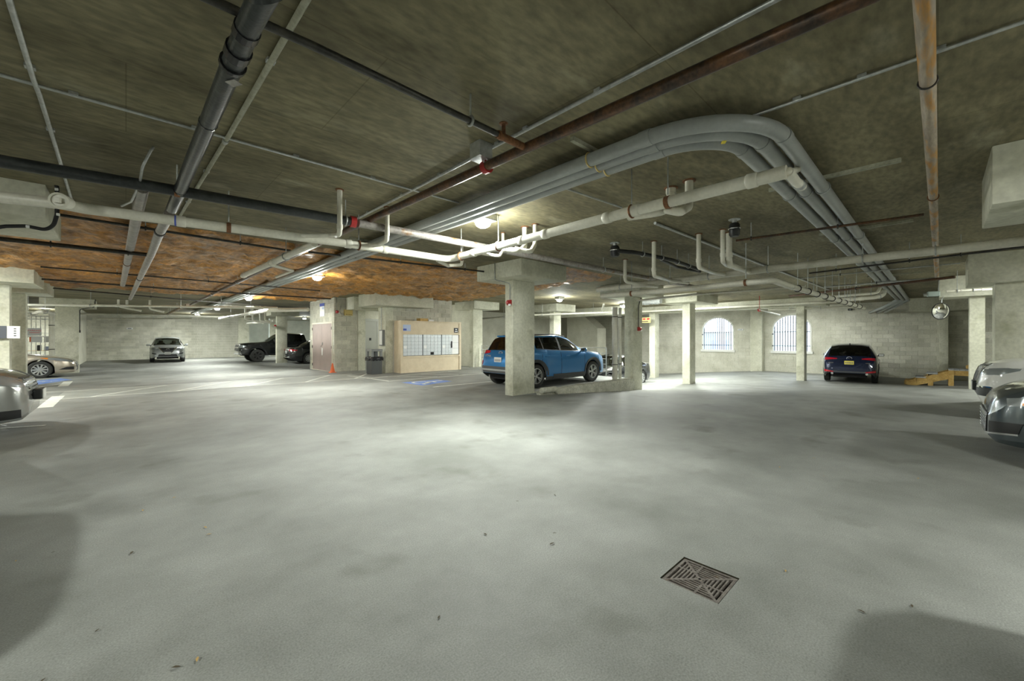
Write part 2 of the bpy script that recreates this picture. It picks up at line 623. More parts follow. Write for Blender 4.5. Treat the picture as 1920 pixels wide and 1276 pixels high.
o = fm.build('spray_foam', 'foam', CEILING, smooth=True)
o['label'] = 'lumpy orange brown sprayed foam insulation on the ceiling'
o['kind'] = 'stuff'

# ---- concrete block walls: every course is built, nearest blocks as single parts
BL, BH, GAP, PROUD = 0.406, 0.203, 0.010, 0.014
_bm_cache = {}
def block_mesh(ln, ht, axis, sgn):
    k = (round(ln, 2), round(ht, 3), axis, sgn)
    if k in _bm_cache:
        return _bm_cache[k]
    a, h, b = k[0] / 2, ht / 2, 0.005
    vs = [(-a, -h, 0), (a, -h, 0), (a, h, 0), (-a, h, 0), (-a + b, -h + b, PROUD), (a - b, -h + b, PROUD), (a - b, h - b, PROUD), (-a + b, h - b, PROUD)]
    fs = [(4, 5, 6, 7), (0, 1, 5, 4), (1, 2, 6, 5), (2, 3, 7, 6), (3, 0, 4, 7)]
    if axis == 'X':
        vs = [(sgn * d, p, q) for p, q, d in vs]
    else:
        vs = [(p, sgn * d, q) for p, q, d in vs]
    me = bpy.data.meshes.new('block')
    me.from_pydata(vs, [], fs)
    bm = bmesh.new()
    bm.from_mesh(me)
    bmesh.ops.recalc_face_normals(bm, faces=list(bm.faces))
    c = Vector((sgn, 0, 0)) if axis == 'X' else Vector((0, sgn, 0))
    bm.faces.ensure_lookup_table()
    if bm.faces[0].normal.dot(c) < 0:
        bmesh.ops.reverse_faces(bm, faces=list(bm.faces))
    bm.to_mesh(me)
    bm.free()
    me.materials.append(MATS['block'])
    _bm_cache[k] = me
    return me

def block_wall(wall, axis, const, sgn, a0, a1, z0, z1, cut=None, parts=300, phase=0.0, zoff=0.0):
    """courses on the plane axis=const, between a0 and a1; cut(zmid) gives intervals left out"""
    cells = []
    k0 = int(math.floor((z0 - zoff) / BH))
    k = k0
    while zoff + k * BH < z1 - 0.03:
        za, zb = max(z0, zoff + k * BH), min(z1, zoff + (k + 1) * BH)
        if zb - za < 0.06:
            k += 1
            continue
        p = a0 - ((BL / 2 if k % 2 else 0) + phase) % BL
        while p < a1:
            segs = [(max(a0, p), min(a1, p + BL))]
            for (c0, c1) in (cut((za + zb) / 2) if cut else []):
                ns = []
                for (s0, s1) in segs:
                    if c1 <= s0 or c0 >= s1:
                        ns.append((s0, s1))
                    else:
                        if c0 > s0:
                            ns.append((s0, c0))
                        if c1 < s1:
                            ns.append((c1, s1))
                segs = ns
            for (s0, s1) in segs:
                if s1 - s0 > 0.05:
                    cells.append(((s0 + s1) / 2, (za + zb) / 2, s1 - s0 - GAP, zb - za - GAP))
            p += BL
        k += 1
    def dist(c):
        P = Vector((const, c[0], c[1])) if axis == 'X' else Vector((c[0], const, c[1]))
        return (P - Vector((0, 0, CAM_H))).length
    cells.sort(key=dist)
    iv = inv_of(wall)
    rest = MB()
    for n, (a, z, ln, ht) in enumerate(cells):
        P = Vector((const, a, z)) if axis == 'X' else Vector((a, const, z))
        if n < parts:
            o = bpy.data.objects.new('block', block_mesh(ln, ht, axis, sgn))
            COL.objects.link(o)
            o.parent = wall
            o.location = iv @ P
        else:
            b, a2, h = 0.005, ln / 2, ht / 2
            vs = [(-a2, -h, 0), (a2, -h, 0), (a2, h, 0), (-a2, h, 0), (-a2 + b, -h + b, PROUD), (a2 - b, -h + b, PROUD), (a2 - b, h - b, PROUD), (-a2 + b, h - b, PROUD)]
            vs = [P + (Vector((sgn * d, p, q)) if axis == 'X' else Vector((p, sgn * d, q))) for p, q, d in vs]
            fs = [(4, 5, 6, 7), (0, 1, 5, 4), (1, 2, 6, 5), (2, 3, 7, 6), (3, 0, 4, 7)]
            rest.add(vs, fs)
    if rest.v:
        o = rest.build('block_courses', 'block', wall)
        o['kind'] = 'stuff'

# right wall with two arched windows
WIN = [(9.55, 0.95, 0.645, 1.95, 0.79), (5.65, 0.93, 0.645, 1.95, 0.79)]     # centre y, half width, sill, spring, rise
def arch_half(wn, z):
    cy, hw, sl, sp, rs = wn
    if z < sl or z > sp + rs:
        return 0
    if z <= sp:
        return hw
    return hw * math.sqrt(max(0, 1 - ((z - sp) / rs) ** 2))
wr = MB()
XA, XB = 27.0, 27.35
edges = [-2.5]
for wn in sorted(WIN, key=lambda q: q[0]):
    cy, hw, sl, sp, rs = wn
    edges.append(cy - hw)
    wr.bb(XA, XB, edges[-2], cy - hw, -2.2, CEIL)
    n = 20
    for i in range(n):
        ya, yb = cy - hw * math.cos(math.pi * i / n), cy - hw * math.cos(math.pi * (i + 1) / n)
        za = sp + rs * math.sin(math.pi * i / n)
        zb = sp + rs * math.sin(math.pi * (i + 1) / n)
        wr.bb(XA, XB, ya, yb, -2.2, sl)
        vs = [(XA, ya, za), (XB, ya, za), (XB, yb, zb), (XA, yb, zb), (XA, ya, CEIL), (XB, ya, CEIL), (XB, yb, CEIL), (XA, yb, CEIL)]
        wr.add(vs, [(3, 2, 1, 0), (4, 5, 6, 7), (0, 1, 5, 4), (1, 2, 6, 5), (2, 3, 7, 6), (3, 0, 4, 7)])
    edges.append(cy + hw)
wr.bb(XA, XB, edges[-1], 21.3, -2.2, CEIL)
WR = structure(wr.build('wall_right', 'mortar'))
block_wall(WR, 'X', XA, -1, -2.4, 20.9, -1.7, CEIL,
           cut=lambda z: [(q[0] - arch_half(q, z), q[0] + arch_half(q, z)) for q in WIN if arch_half(q, z) > 0], parts=300, zoff=-0.02)

for n, wn in enumerate(WIN):
    cy, hw, sl, sp, rs = wn
    fr = MB()
    prof = [(cy - hw, sl)] + [(cy - hw * math.cos(math.pi * i / 24), sp + rs * math.sin(math.pi * i / 24)) for i in range(25)] + [(cy + hw, sl)]
    inn = [(cy + (y - cy) * (1 - .075), sl + .05 + (z - sl) * (1 - .06)) for y, z in prof]
    for i in range(len(prof) - 1):
        a, b, c, d = prof[i], prof[i + 1], inn[i + 1], inn[i]
        vs = [(26.95, *a), (26.95, *b), (26.95, *c), (26.95, *d), (27.10, *a), (27.10, *b), (27.10, *c), (27.10, *d)]
        fr.add(vs, [(0, 1, 2, 3), (4, 5, 6, 7), (0, 1, 5, 4), (2, 3, 7, 6)])
    root = structure(fr.build('window_%d' % (n + 1), 'white_paint'))
    MB().bb(26.90, 27.35, cy - hw - .06, cy + hw + .06, sl - .09, sl + .05).build('sill', 'white_paint', root)
    nb = 14
    for i in range(nb):
        y = cy - hw * .9 + 1.8 * hw * i / (nb - 1)
        zt = sp + rs * .94 * math.sqrt(max(0.02, 1 - ((y - cy) / (hw * .96)) ** 2))
        MB().bb(27.11, 27.135, y - .023, y + .023, sl + .05, zt).build('bar', 'bar_dark', root)
    for z in (sl + .33, sl + 1.12):
        h = arch_half(wn, z) * .95
        MB().bb(27.095, 27.115, cy - h, cy + h, z - .024, z + .024).build('cross_bar', 'bar_dark', root)
    for z in (sl + .33, sl + 1.0):
        MB().box((26.945, cy + hw * .955, z), (.02, .07, .07)).build('bracket', 'bar_dark', root)
    ld = bpy.data.lights.new('window_daylight_portal', 'AREA')
    ld.shape = 'RECTANGLE'
    ld.size, ld.size_y = 2 * hw, sp + rs - sl
    ld.cycles.is_portal = True
    lo = bpy.data.objects.new('window_daylight_portal', ld)
    COL.objects.link(lo)
    lo.location = (27.4, cy, (sl + sp + rs) / 2)
    lo.rotation_euler = (0, math.radians(90), 0)

# outdoors, seen through the windows
structure(MB().bb(27.35, 60, -25, 45, -1.0, -0.9).build('ground_outside', 'outdoor_ground'))
o = thing('neighbour_building', 'pale building across the street seen through the barred arched windows', 'building', (44, 14, -.9))
MB().bb(44, 50, 10, 30, -.9, 1.9).build('wall', 'outdoor_wall', o)
MB().bb(43.6, 50.2, 9.7, 30.3, 1.9, 2.1).build('roof', 'white_paint', o)
for k in range(5):
    MB().bb(43.93, 44.0, 11 + k * 3.6, 12.6 + k * 3.6, .1, 1.2).build('window', 'pale_blue', o)

# other walls
def wall(name, x0, x1, y0, y1, z0=-1.6, z1=CEIL, mat='wall_concrete'):
    return structure(MB().bb(x0, x1, y0, y1, z0, z1).build(name, mat))

WB = wall('wall_back', -7.5, 7.0, 41.02, 41.3, mat='mortar', z0=-.3)
block_wall(WB, 'Y', 41.02, -1, -7.4, 6.9, -.2, CEIL, parts=300, zoff=-0.18)
wall('wall_left', X0 - .3, X0, Y0, 45.3, z0=-.4)
wall('wall_front', X0 - .3, 22, Y0 - .3, Y0, z0=-.4)
wall('wall_back_far', 7.0, 15.0, 45.0, 45.3, z0=-.4)
wall('wall_back_right', 13.0, 27.3, 21.0, 21.3, z0=-2.0)
wall('wall_truck_bay', 15.0, 15.3, 21.3, 45.3, z0=-.4)
WP = wall('wall_partition', -2.15, -2.0, 34.2, 41.0, z0=-.3)
WN = wall('wall_right_near', 21.6, 21.9, -7.0, -0.92, mat='mortar')
block_wall(WN, 'X', 21.6, -1, -6.9, -0.93, -.5, CEIL, parts=90)
wall('wall_recess', 21.9, 27.0, -2.6, -2.3)

# core with the service doors, lift lobby, letterbox wall
WC = wall('wall_core', 6.6, 7.62, 18.2, 21.4, z0=-.4, mat='mortar')
D1 = (18.44, 20.98, 2.07)            # service door opening y0,y1,top
block_wall(WC, 'Y', 18.2, -1, 6.6, 7.62, -.1, CEIL, parts=300, zoff=-0.09, phase=.1)
block_wall(WC, 'X', 6.6, -1, 18.2, 21.4, -.1, CEIL, cut=lambda z: [(D1[0] - .07, D1[1] + .07)] if z < D1[2] + .05 else [], parts=300, zoff=-0.09)
wall('wall_core_rear', 7.62, 15.0, 21.0, 21.4, z0=-.4)
wall('wall_lobby', 7.62, 13.0, 19.0, 19.3, z0=-.4)
wall('wall_lobby_side', 12.7, 13.0, 16.0, 19.0, z0=-.4)
WM = wall('wall_letterboxes', 8.0, 11.0, 15.62, 15.85, z0=-.4, mat='mortar')
block_wall(WM, 'Y', 15.62, -1, 8.0, 11.0, 1.9, CEIL, parts=300, zoff=-0.09)
tr = MB().bb(7.62, 7.95, 18.10, 18.40, -.1, CEIL).build('trim_1', 'column_concrete')
structure(tr)

# service door: double leaf in a steel frame
d = MB()
d.bb(6.57, 6.66, D1[0] - .07, D1[0], -.11, D1[2] + .07)
d.bb(6.57, 6.66, D1[1], D1[1] + .07, -.11, D1[2] + .07)
d.bb(6.57, 6.66, D1[0], D1[1], D1[2], D1[2] + .07)
d.bb(6.57, 6.66, D1[0], D1[1], -.11, -.07)
DR = structure(d.build('door_1', 'cream_paint'))
ym = (D1[0] + D1[1]) / 2
for (a, b) in ((D1[0] + .006, ym - .004), (ym + .004, D1[1] - .006)):
    lf = MB().bb(6.578, 6.62, a, b, -.065, D1[2] - .006).build('leaf', 'mauve_paint', DR)
for y in (D1[0] + .01, D1[1] - .01):
    for z in (.15, 1.0, 1.85):
        MB().tube([(6.565, y, z - .06), (6.565, y, z + .06)], .014, 8).build('hinge', 'black_iron', DR)
h = MB().lathe([(0.0, -.075), (.032, -.07), (.036, -.05), (.03, -.03), (.014, -.02), (.014, 0.02)], 14, (6.576, ym - .09, 1.02), 'X').build('handle', 'chrome', DR, smooth=True)
MB().bb(6.56, 6.578, ym - .16, ym - .03, .62, .95).build('door_notice', 'white_plastic', DR)
MB().bb(6.566, 6.578, ym - .14, ym - .05, 1.08, 1.22).build('lock_plate', 'steel_brushed', DR)

# lift door
d = MB()
d.bb(8.2, 8.32, 18.93, 19.02, -.1, 2.34)
d.bb(9.48, 9.6, 18.93, 19.02, -.1, 2.34)
d.bb(8.2, 9.6, 18.93, 19.02, 2.22, 2.34)
DL = structure(d.build('door_2', 'steel_brushed'))
MB().bb(8.32, 8.896, 18.965, 19.0, -.1, 2.22).build('leaf', 'steel_brushed', DL)
MB().bb(8.904, 9.48, 18.965, 19.0, -.1, 2.22).build('leaf', 'steel_brushed', DL)
MB().bb(8.52, 8.62, 18.955, 18.966, 1.3, 1.42).build('lift_sign', 'black_ink', DL)

# stair mass beyond the blue car, with sloping soffit
structure(MB().prism([(16.85, -1.6), (19.6, -1.6), (19.6, 3.2), (18.0, 3.05), (16.85, 2.13)], 24.5, 25.6, 'YZ').build('wall_stair', 'wall_concrete'))

# ------------------------------------------------------------------ columns with drop capitals
def column(label, sx0, sx1, sy0, sy1, cap=None, mat='column_concrete', group=None, deep=None):
    cx, cy = (sx0 + sx1) / 2, (sy0 + sy1) / 2
    zb = min(hf(x, y) for x in (sx0, sx1) for y in (sy0, sy1)) - .02
    r = thing('concrete_column', label, 'column', (cx, cy, zb), 0, group)
    top = cap[4] if cap else CEIL
    hx, hy, hz = (sx1 - sx0) / 2, (sy1 - sy0) / 2, (top - zb) / 2
    MB().box((cx, cy, zb + hz), (2 * hx, 2 * hy, 2 * hz), 0, .018).build('shaft', mat, r, smooth='auto')
    if cap:
        a, b, c, d2, z = cap
        MB().box(((a + b) / 2, (c + d2) / 2, (z + CEIL) / 2), (b - a, d2 - c, CEIL - z), 0, .015).build('capital', mat, r, smooth='auto')
    return r

COL_A = column('square-capped concrete column beside the blue crossover with a red fire alarm', 6.81, 7.58, 7.12, 7.40, (6.4, 8.0, 6.42, 8.0, 2.825))
COL_B = column('concrete column rising from the end of the raised curb beside two cream drain pipes', 12.3, 12.9, 7.03, 7.36, (11.8, 13.4, 6.5, 8.0, 2.80))
column('slim concrete column under a wide capital between the curb and the brightest arched window', 16.85, 17.4, 7.05, 7.37, (16.2, 18.4, 6.5, 8.1, 2.86))
column('slim concrete column standing before the barred arched window near the navy car', 21.9, 22.4, 4.1, 4.40)
column('slim concrete column in the dip of the floor, lit blue by the window', 21.9, 22.4, 11.15, 11.5)
column('pale column with a capital behind the blue crossover roof', 16.5, 17.1, 14.1, 14.4, (16.0, 17.6, 13.5, 15.1, 2.82))
column('concrete column beside the dark opening at the end of the letterboxes', 12.4, 13.0, 15.8, 16.1, (12.0, 13.6, 15.2, 16.8, 2.82))
column('concrete column between the litter bin and the letterbox cabinet', 7.70, 8.04, 15.6, 16.26, (7.0, 9.6, 15.0, 16.6, 2.70))
COL_F = column('concrete column between the black pickup and the dark sedan', 6.9, 7.5, 28.8, 29.1, (6.4, 8.0, 28.0, 29.6, 2.82))
column('concrete column beside the silver hatchback nose, under a big drop capital', -1.85, -1.135, 7.72, 8.02, (-2.3, -.68, 7.2, 8.75, 2.80))
COL_L = column('concrete column with a small electrical box on it, at the bay left of the beige sedan', -2.85, -2.2, 16.7, 17.0, (-3.3, -1.7, 15.9, 17.65, 2.80))
column('shaded brown concrete column next to the beige sedan', -2.85, -2.27, 19.7, 20.0, (-3.3, -1.78, 19.2, 20.8, 2.80))
COL_G = column('wide concrete column behind the nose of the beige sedan', -2.3, -1.57, 27.2, 27.6, (-2.75, -1.04, 27.0, 28.6, 2.82))
column('concrete column in front of the grey sedan under a deep drop capital', 6.2, 6.8, -1.95, -1.1, (5.87, 7.1, -2.4, -.35, 2.65))
column('broad concrete column behind the white car under a deep drop capital', 13.4, 14.0, -1.75, -.84, (13.1, 14.3, -2.5, -.45, 2.57))
COL_R = column('narrow concrete column between the wooden steps and the white car', 17.6, 18.1, -.93, -.63, (17.3, 18.5, -2.6, -.03, 2.60))
column('concrete pier at the corner of the back wall beside the black pickup', 6.9, 7.7, 41.0, 41.4)
column('concrete pier against the window wall between the two arched windows', 26.6, 27.0, 7.0, 7.6)
column('concrete pier on the block wall behind the wooden steps', 26.5, 27.0, -.33, -.05)
column('concrete column beyond the pickup cab', 9.4, 9.9, 41.6, 42.0)

def beam(label, x0, x1, y0, y1, z0, z1=CEIL):
    return tag(MB().box(((x0 + x1) / 2, (y0 + y1) / 2, (z0 + z1) / 2), (x1 - x0, y1 - y0, z1 - z0), 0, .012).build('concrete_beam', 'column_concrete', smooth='auto'), label, 'beam')
beam('long concrete beam before the arched windows, carried by the slim columns', 21.7, 22.6, 3.3, 14.5, 2.83)
beam('concrete beam dropping from the ceiling over the yellow control box', 7.05, 8.6, 17.2, 18.1, 2.66)
beam('concrete downstand over the end of the grey conduits above the navy car', 25.6, 27.0, -2.2, .9, 2.62)
beam('concrete downstand beam over the stairs behind the blue crossover', 19.9, 20.7, 12.0, 20.9, 2.75)

# curb between the bays
cb = MB()
n = 26
cp = []
for i in range(n + 1):
    x = 7.59 + (12.29 - 7.59) * i / n
    jx = 0.012 * noise.noise(Vector((x * 6, 1, 0)))
    top = 0.02 + 0.06 * sstep(7.6, 9.2, x) + 0.01 * noise.noise(Vector((x * 5, 4, 0)))
    zb = hf(x, 7.0, False) - .03
    cp.append([(x, 6.97 + jx - .03, zb), (x, 6.99 + jx, top - .02), (x, 7.02, top), (x, 7.20, top), (x, 7.24, top - .03), (x, 7.24, -.02)])
for i in range(n):
    for k in range(5):
        a, b, c, e = cp[i][k], cp[i + 1][k], cp[i + 1][k + 1], cp[i][k + 1]
        cb.add([a, b, c, e], [(0, 1, 2, 3)])
cb.add(cp[0], [tuple(range(6))])
cb.add(cp[-1], [tuple(range(6))])
tag(cb.build('concrete_curb', 'curb_concrete'), 'rough white curb running between two columns in front of the blue crossover', 'curb')

# ------------------------------------------------------------------ floor markings (parts of the floor)
def strip(name, pts, wd, mat='line_paint', e=0.004, raised=None, n=24):
    m = MB()
    c = max(1, int(wd / .25))
    a, b = Vector(pts[0][:2]), Vector(pts[1][:2])
    d2 = (b - a).normalized()
    s = Vector((-d2.y, d2.x)) * wd / 2
    rows = []
    for i in range(n + 1):
        p = a.lerp(b, i / n)
        row = []
        for k in range(c + 1):
            q = p + s * (1 - 2 * k / c)
            row.append((q.x, q.y, hf(q.x, q.y, raised) + e))
        rows.append(row)
    for i in range(n):
        for k in range(c):
            m.add([rows[i][k], rows[i][k + 1], rows[i + 1][k + 1], rows[i + 1][k]], [(0, 1, 2, 3)])
    return m.build(name, mat, FLOOR)
g = lambda u, v: G(u, v, True)
# walkway band with cross hatching towards the lobby
A0, A1 = g(60, 744), g(600, 701)
wy0 = 16.25
strip('walkway_band', [(-1.2, 15.15), (6.5, 15.15)], 2.2, 'walkway_paint', .003, True)
strip('painted_line', [(-1.6, 14.0), (7.0, 14.0)], .10, raised=True)
strip('painted_line', [(-1.6, 16.3), (6.6, 16.3)], .10, raised=True)
for k in range(5):
    strip('painted_line', [(-.6 + k * 1.6, 14.05), (.9 + k * 1.6, 16.25)], .10, e=.005, raised=True)
for (u0, v0, u1, v1, wd) in ((84, 764, 110, 742, .22), (118, 724, 128, 715, .22)):
    strip('painted_line', [g(u0, v0), g(u1, v1)], wd, raised=True)
strip('painted_line', [g(0, 803), g(85, 797)], .08, raised=True)
strip('painted_line', [g(50, 729), g(118, 719)], .10, raised=True)
# accessible bay by the letterboxes
strip('painted_line', [g(652, 704), g(730, 714.5)], .10, raised=True)
strip('painted_line', [g(730, 714.5), g(905, 700)], .10, e=.006, raised=True)
strip('painted_line', [g(695, 709), g(860, 694.5)], .10, e=.006, raised=True)
strip('painted_line', [g(812, 725.5), g(922, 715)], .10, raised=True)
for (u0, v0, u1, v1) in ((745, 705.5, 820, 706), (790, 701.5, 860, 702), (840, 697, 905, 698)):
    strip('painted_line', [g(u0, v0), g(u1, v1)], .09, e=.007, raised=True)
def patch_floor(name, pts, mat, e):
    m = MB()
    m.add([(p.x, p.y, hf(p.x, p.y, True) + e) for p in pts], [tuple(range(len(pts)))])
    return m.build(name, mat, FLOOR)
patch_floor('blue_bay_symbol', [g(752, 717), g(820, 711.3), g(848, 714.5), g(792, 722.5)], 'blue_paint', .004)
def wheelchair(c, ux, uy, s, e=.008):
    m = MB()
    def P(a, b):
        q = Vector((c.x, c.y)) + Vector(ux) * a * s + Vector(uy) * b * s
        return (q.x, q.y, hf(q.x, q.y, True) + e)
    def bar(a, b, wd):
        a, b = Vector(a), Vector(b)
        dd = (b - a).normalized()
        nn = Vector((-dd.y, dd.x)) * wd / 2
        m.add([P(*(a + nn)), P(*(a - nn)), P(*(b - nn)), P(*(b + nn))], [(0, 1, 2, 3)])
    for i in range(13):
        t0, t1 = math.radians(130 + i * 20), math.radians(150 + i * 20)
        bar((-.05 + .3 * math.cos(t0), -.2 + .3 * math.sin(t0)), (-.05 + .3 * math.cos(t1), -.2 + .3 * math.sin(t1)), .09)
    bar((-.08, .38), (-.03, -.1), .11)
    bar((-.06, .15), (.2, .15), .08)
    bar((-.03, -.1), (.25, -.1), .1)
    bar((.25, -.1), (.38, -.45), .1)
    bar((.38, -.45), (.5, -.42), .08)
    for i in range(8):
        bar((-.1 + .05 * math.cos(i * .785), .5 + .05 * math.sin(i * .785)), (-.1 + .05 * math.cos(i * .785 + .785), .5 + .05 * math.sin(i * .785 + .785)), .1)
    return m
cbl = (g(752, 717) + g(820, 711.3) + g(848, 714.5) + g(792, 722.5)) / 4
wheelchair(cbl, (0, -1), (1, 0), 1.0).build('wheelchair_symbol', 'line_paint', FLOOR)
patch_floor('blue_bay_symbol', [g(20, 719), g(112, 709), g(136, 711.5), g(50, 724)], 'blue_paint', .004)
wheelchair(g(88, 715), (0, -1), (1, 0), .7).build('wheelchair_symbol', 'line_paint', FLOOR)

# ------------------------------------------------------------------ drain grate
gr = thing('drain_grate', 'square rusty cast iron drain grate set in the floor', 'grate', ((HX0 + HX1) / 2, (HY0 + HY1) / 2, -.03))
gcx, gcy = (HX0 + HX1) / 2, (HY0 + HY1) / 2
ghx, ghy = (HX1 - HX0) / 2 - .006, (HY1 - HY0) / 2 - .006
gt, gb = -.006, -.028
f = MB()
fw = .016
f.bb(gcx - ghx, gcx + ghx, gcy - ghy, gcy - ghy + fw, gb, gt)
f.bb(gcx - ghx, gcx + ghx, gcy + ghy - fw, gcy + ghy, gb, gt)
f.bb(gcx - ghx, gcx - ghx + fw, gcy - ghy + fw, gcy + ghy - fw, gb, gt)
f.bb(gcx + ghx - fw, gcx + ghx, gcy - ghy + fw, gcy + ghy - fw, gb, gt)
f.build('frame', 'grate_iron', gr)
NR = 6
pit_ = (ghx - fw - .022) / NR
for k in range(NR):
    r = ghx - fw - pit_ * (k + 1)
    r2 = ghy - fw - (ghy - fw - .022) / NR * (k + 1)
    bw = pit_ * .44
    for sgn in (1, -1):
        MB().prism([(gcx - r - bw / 2, gcy + sgn * r2 - bw / 2), (gcx + r + bw / 2, gcy + sgn * r2 - bw / 2), (gcx + r + bw / 2, gcy + sgn * r2 + bw / 2), (gcx - r - bw / 2, gcy + sgn * r2 + bw / 2)], gb, gt).build('bar', 'grate_iron', gr)
        MB().bb(gcx + sgn * r - bw / 2, gcx + sgn * r + bw / 2, gcy - r2 + bw / 2, gcy + r2 - bw / 2, gb, gt).build('bar', 'grate_iron', gr)
for sgn in (1, -1):
    dl = Vector((ghx - .008, sgn * (ghy - .008)))
    nn = Vector((-dl.y, dl.x)).normalized() * .0075
    MB().prism([(gcx - dl.x + nn.x, gcy - dl.y + nn.y), (gcx - dl.x - nn.x, gcy - dl.y - nn.y), (gcx + dl.x - nn.x, gcy + dl.y - nn.y), (gcx + dl.x + nn.x, gcy + dl.y + nn.y)], gb, gt + .0006).build('diagonal_rib', 'grate_iron', gr)
for (ox, oy, L0) in ((.045, ghy * .62, 'y'), (-.03, -ghy * .62, 'y'), (ghx * .62, .04, 'x'), (-ghx * .62, -.03, 'x')):
    if L0 == 'y':
        MB().bb(gcx + ox - .006, gcx + ox + .006, gcy + oy - ghy * .33, gcy + oy + ghy * .33, gb, gt + .0003).build('cross_rib', 'grate_iron', gr)
    else:
        MB().bb(gcx + ox - ghx * .33, gcx + ox + ghx * .33, gcy + oy - .006, gcy + oy + .006, gb, gt + .0003).build('cross_rib', 'grate_iron', gr)
MB().bb(gcx - .022, gcx + .022, gcy - .022, gcy + .022, gb, gt).build('centre_plate', 'grate_iron', gr)

# ------------------------------------------------------------------ ceiling lamps
def lamp(label, x, y, drop=0.10, watt=LAMP_W, group='garage ceiling lamps', rz=0.0):
    z = CEIL - drop
    r = thing('ceiling_lamp', label, 'lamp', (x, y, z), rz, group)
    MB().box((x, y, z + drop / 2 + .01), (.34, .26, max(.03, drop - .02)), rz, .02).build('housing', 'galvanised', r)
    MB().lathe([(0.0, -.075), (.06, -.07), (.10, -.045), (.115, -.01), (.115, .012)], 20, (x, y, z)).build('lens', 'lens_glow', r, smooth=True)
    ld = bpy.data.lights.new('lamp_light', 'AREA')
    ld.shape = 'DISK'
    ld.size = .26
    ld.energy = watt
    ld.color = (0.96, 1.0, 0.93)
    lo = bpy.data.objects.new('lamp_light', ld)
    COL.objects.link(lo)
    lo.parent = r
    lo.location = (0, 0, -.085)
    pd = bpy.data.lights.new('lamp_side_light', 'POINT')
    pd.energy = watt * .42
    pd.shadow_soft_size = .11
    pd.color = (0.96, 1.0, 0.93)
    po = bpy.data.objects.new('lamp_side_light', pd)
    COL.objects.link(po)
    po.parent = r
    po.location = (0, 0, -.20)
    return r
lamp('glaring ceiling lamp beside the grey conduits near the blue crossover', 3.75, 4.55, .12)
lamp('glaring ceiling lamp under the orange foam', 3.74, 11.56, .16)
lamp('ceiling lamp just beyond the foam toward the back wall', 3.72, 19.9, .14, watt=LAMP_W * 1.25)
lamp('ceiling lamp above the aisle by the black pickup', 3.72, 28.0, .14, watt=LAMP_W * 1.25)
lamp('ceiling lamp before the back wall above the silver car', 3.72, 36.8, .14, watt=LAMP_W * 1.5)
lamp('ceiling lamp over the aisle behind the photographer', 3.7, -2.7, .12, watt=LAMP_W * .62)
lamp('ceiling lamp by the capital behind the blue crossover', 13.6, 11.3, .14, watt=LAMP_W * 1.5)
lamp('ceiling lamp past the cream drain pipes, toward the stairs', 18.6, 11.2, .14, watt=LAMP_W * 1.4)
lamp('ceiling lamp above the left parking bays', -4.2, 2.2, .12, watt=LAMP_W * 1.45)
lamp('ceiling lamp above the left bays by the silver hatchback', -3.2, 13.9, .12, watt=LAMP_W * 1.1)
lamp('ceiling lamp above the left bays by the beige sedan', -5.2, 22.5, .12, watt=LAMP_W * 1.3)
lamp('ceiling lamp above the right parking bays', 10.2, -4.6, .12)
lamp('unseen lamp placed behind the deep drop capital beyond the white car', 15.5, -1.8, .12, watt=LAMP_W * .5)  # unseen lamp, placed here to brighten the block wall and navy car
lamp('added lamp, unseen behind the long beam before the second arched window', 24.4, 4.6, .12, watt=LAMP_W * .4)  # added out of sight to brighten the window wall
lamp('added lamp, unseen behind the long beam above the dip column', 24.4, 11.3, .12, watt=LAMP_W * .4)  # extra lamp screened by the beam, lightens the wall past the dip
lamp('ceiling lamp hidden behind the capital of the slim column by the bright window', 19.5, 8.05, .10, watt=LAMP_W * 1.8)
lamp('added lamp, unseen behind the capital of the curb column', 14.2, 7.4, .10, watt=LAMP_W * 1.3)  # put in behind the capital, out of view, to lighten the right-hand floor
lamp('added lamp brightening the caged store beyond the white gate', -3.6, 38.0, .14)  # extra lamp put in to make the store look bright
lamp('ceiling lamp behind the black pickup', 10.8, 36.5, .14)
lamp('ceiling lamp in the lift lobby', 10.3, 17.6, .14, watt=45)

# ================================================================== pipes under the ceiling
def hanger_parts(root, p, dirn, d, z=CEIL, mat='galvanised', ringmat=None, rod=.007):
    m = MB()
    m.tube([(p.x, p.y, p.z + d / 2 + .02), (p.x, p.y, z)], rod, 6)
    m.build('hanger_rod', mat, root)
    MB().ring(p, dirn, d / 2 + .008, .011, 14, 6).build('hanger_ring', ringmat or mat, root, smooth=True)

def strap_parts(root, p, dirn, d, mat='rust', wd=.045):
    ax = Vector(dirn).normalized()
    m = MB()
    m.tube([p - ax * wd / 2, p + ax * wd / 2], d / 2 + .006, 16)
    m.build('strap', mat, root, smooth='auto')
    sx = Vector((-ax.y, ax.x, 0))
    q = p + Vector((0, 0, d / 2 + .02))
    MB().tube([q, (q.x, q.y, CEIL)], .008, 6).build('hanger_rod', 'galvanised', root)

def at(path, frac):
    L = [(path[i + 1] - path[i]).length for i in range(len(path) - 1)]
    t = sum(L) * frac
    for i, l in enumerate(L):
        if t <= l or i == len(L) - 1:
            return path[i].lerp(path[i + 1], min(1, t / max(l, 1e-6))), (path[i + 1] - path[i]).normalized()
        t -= l

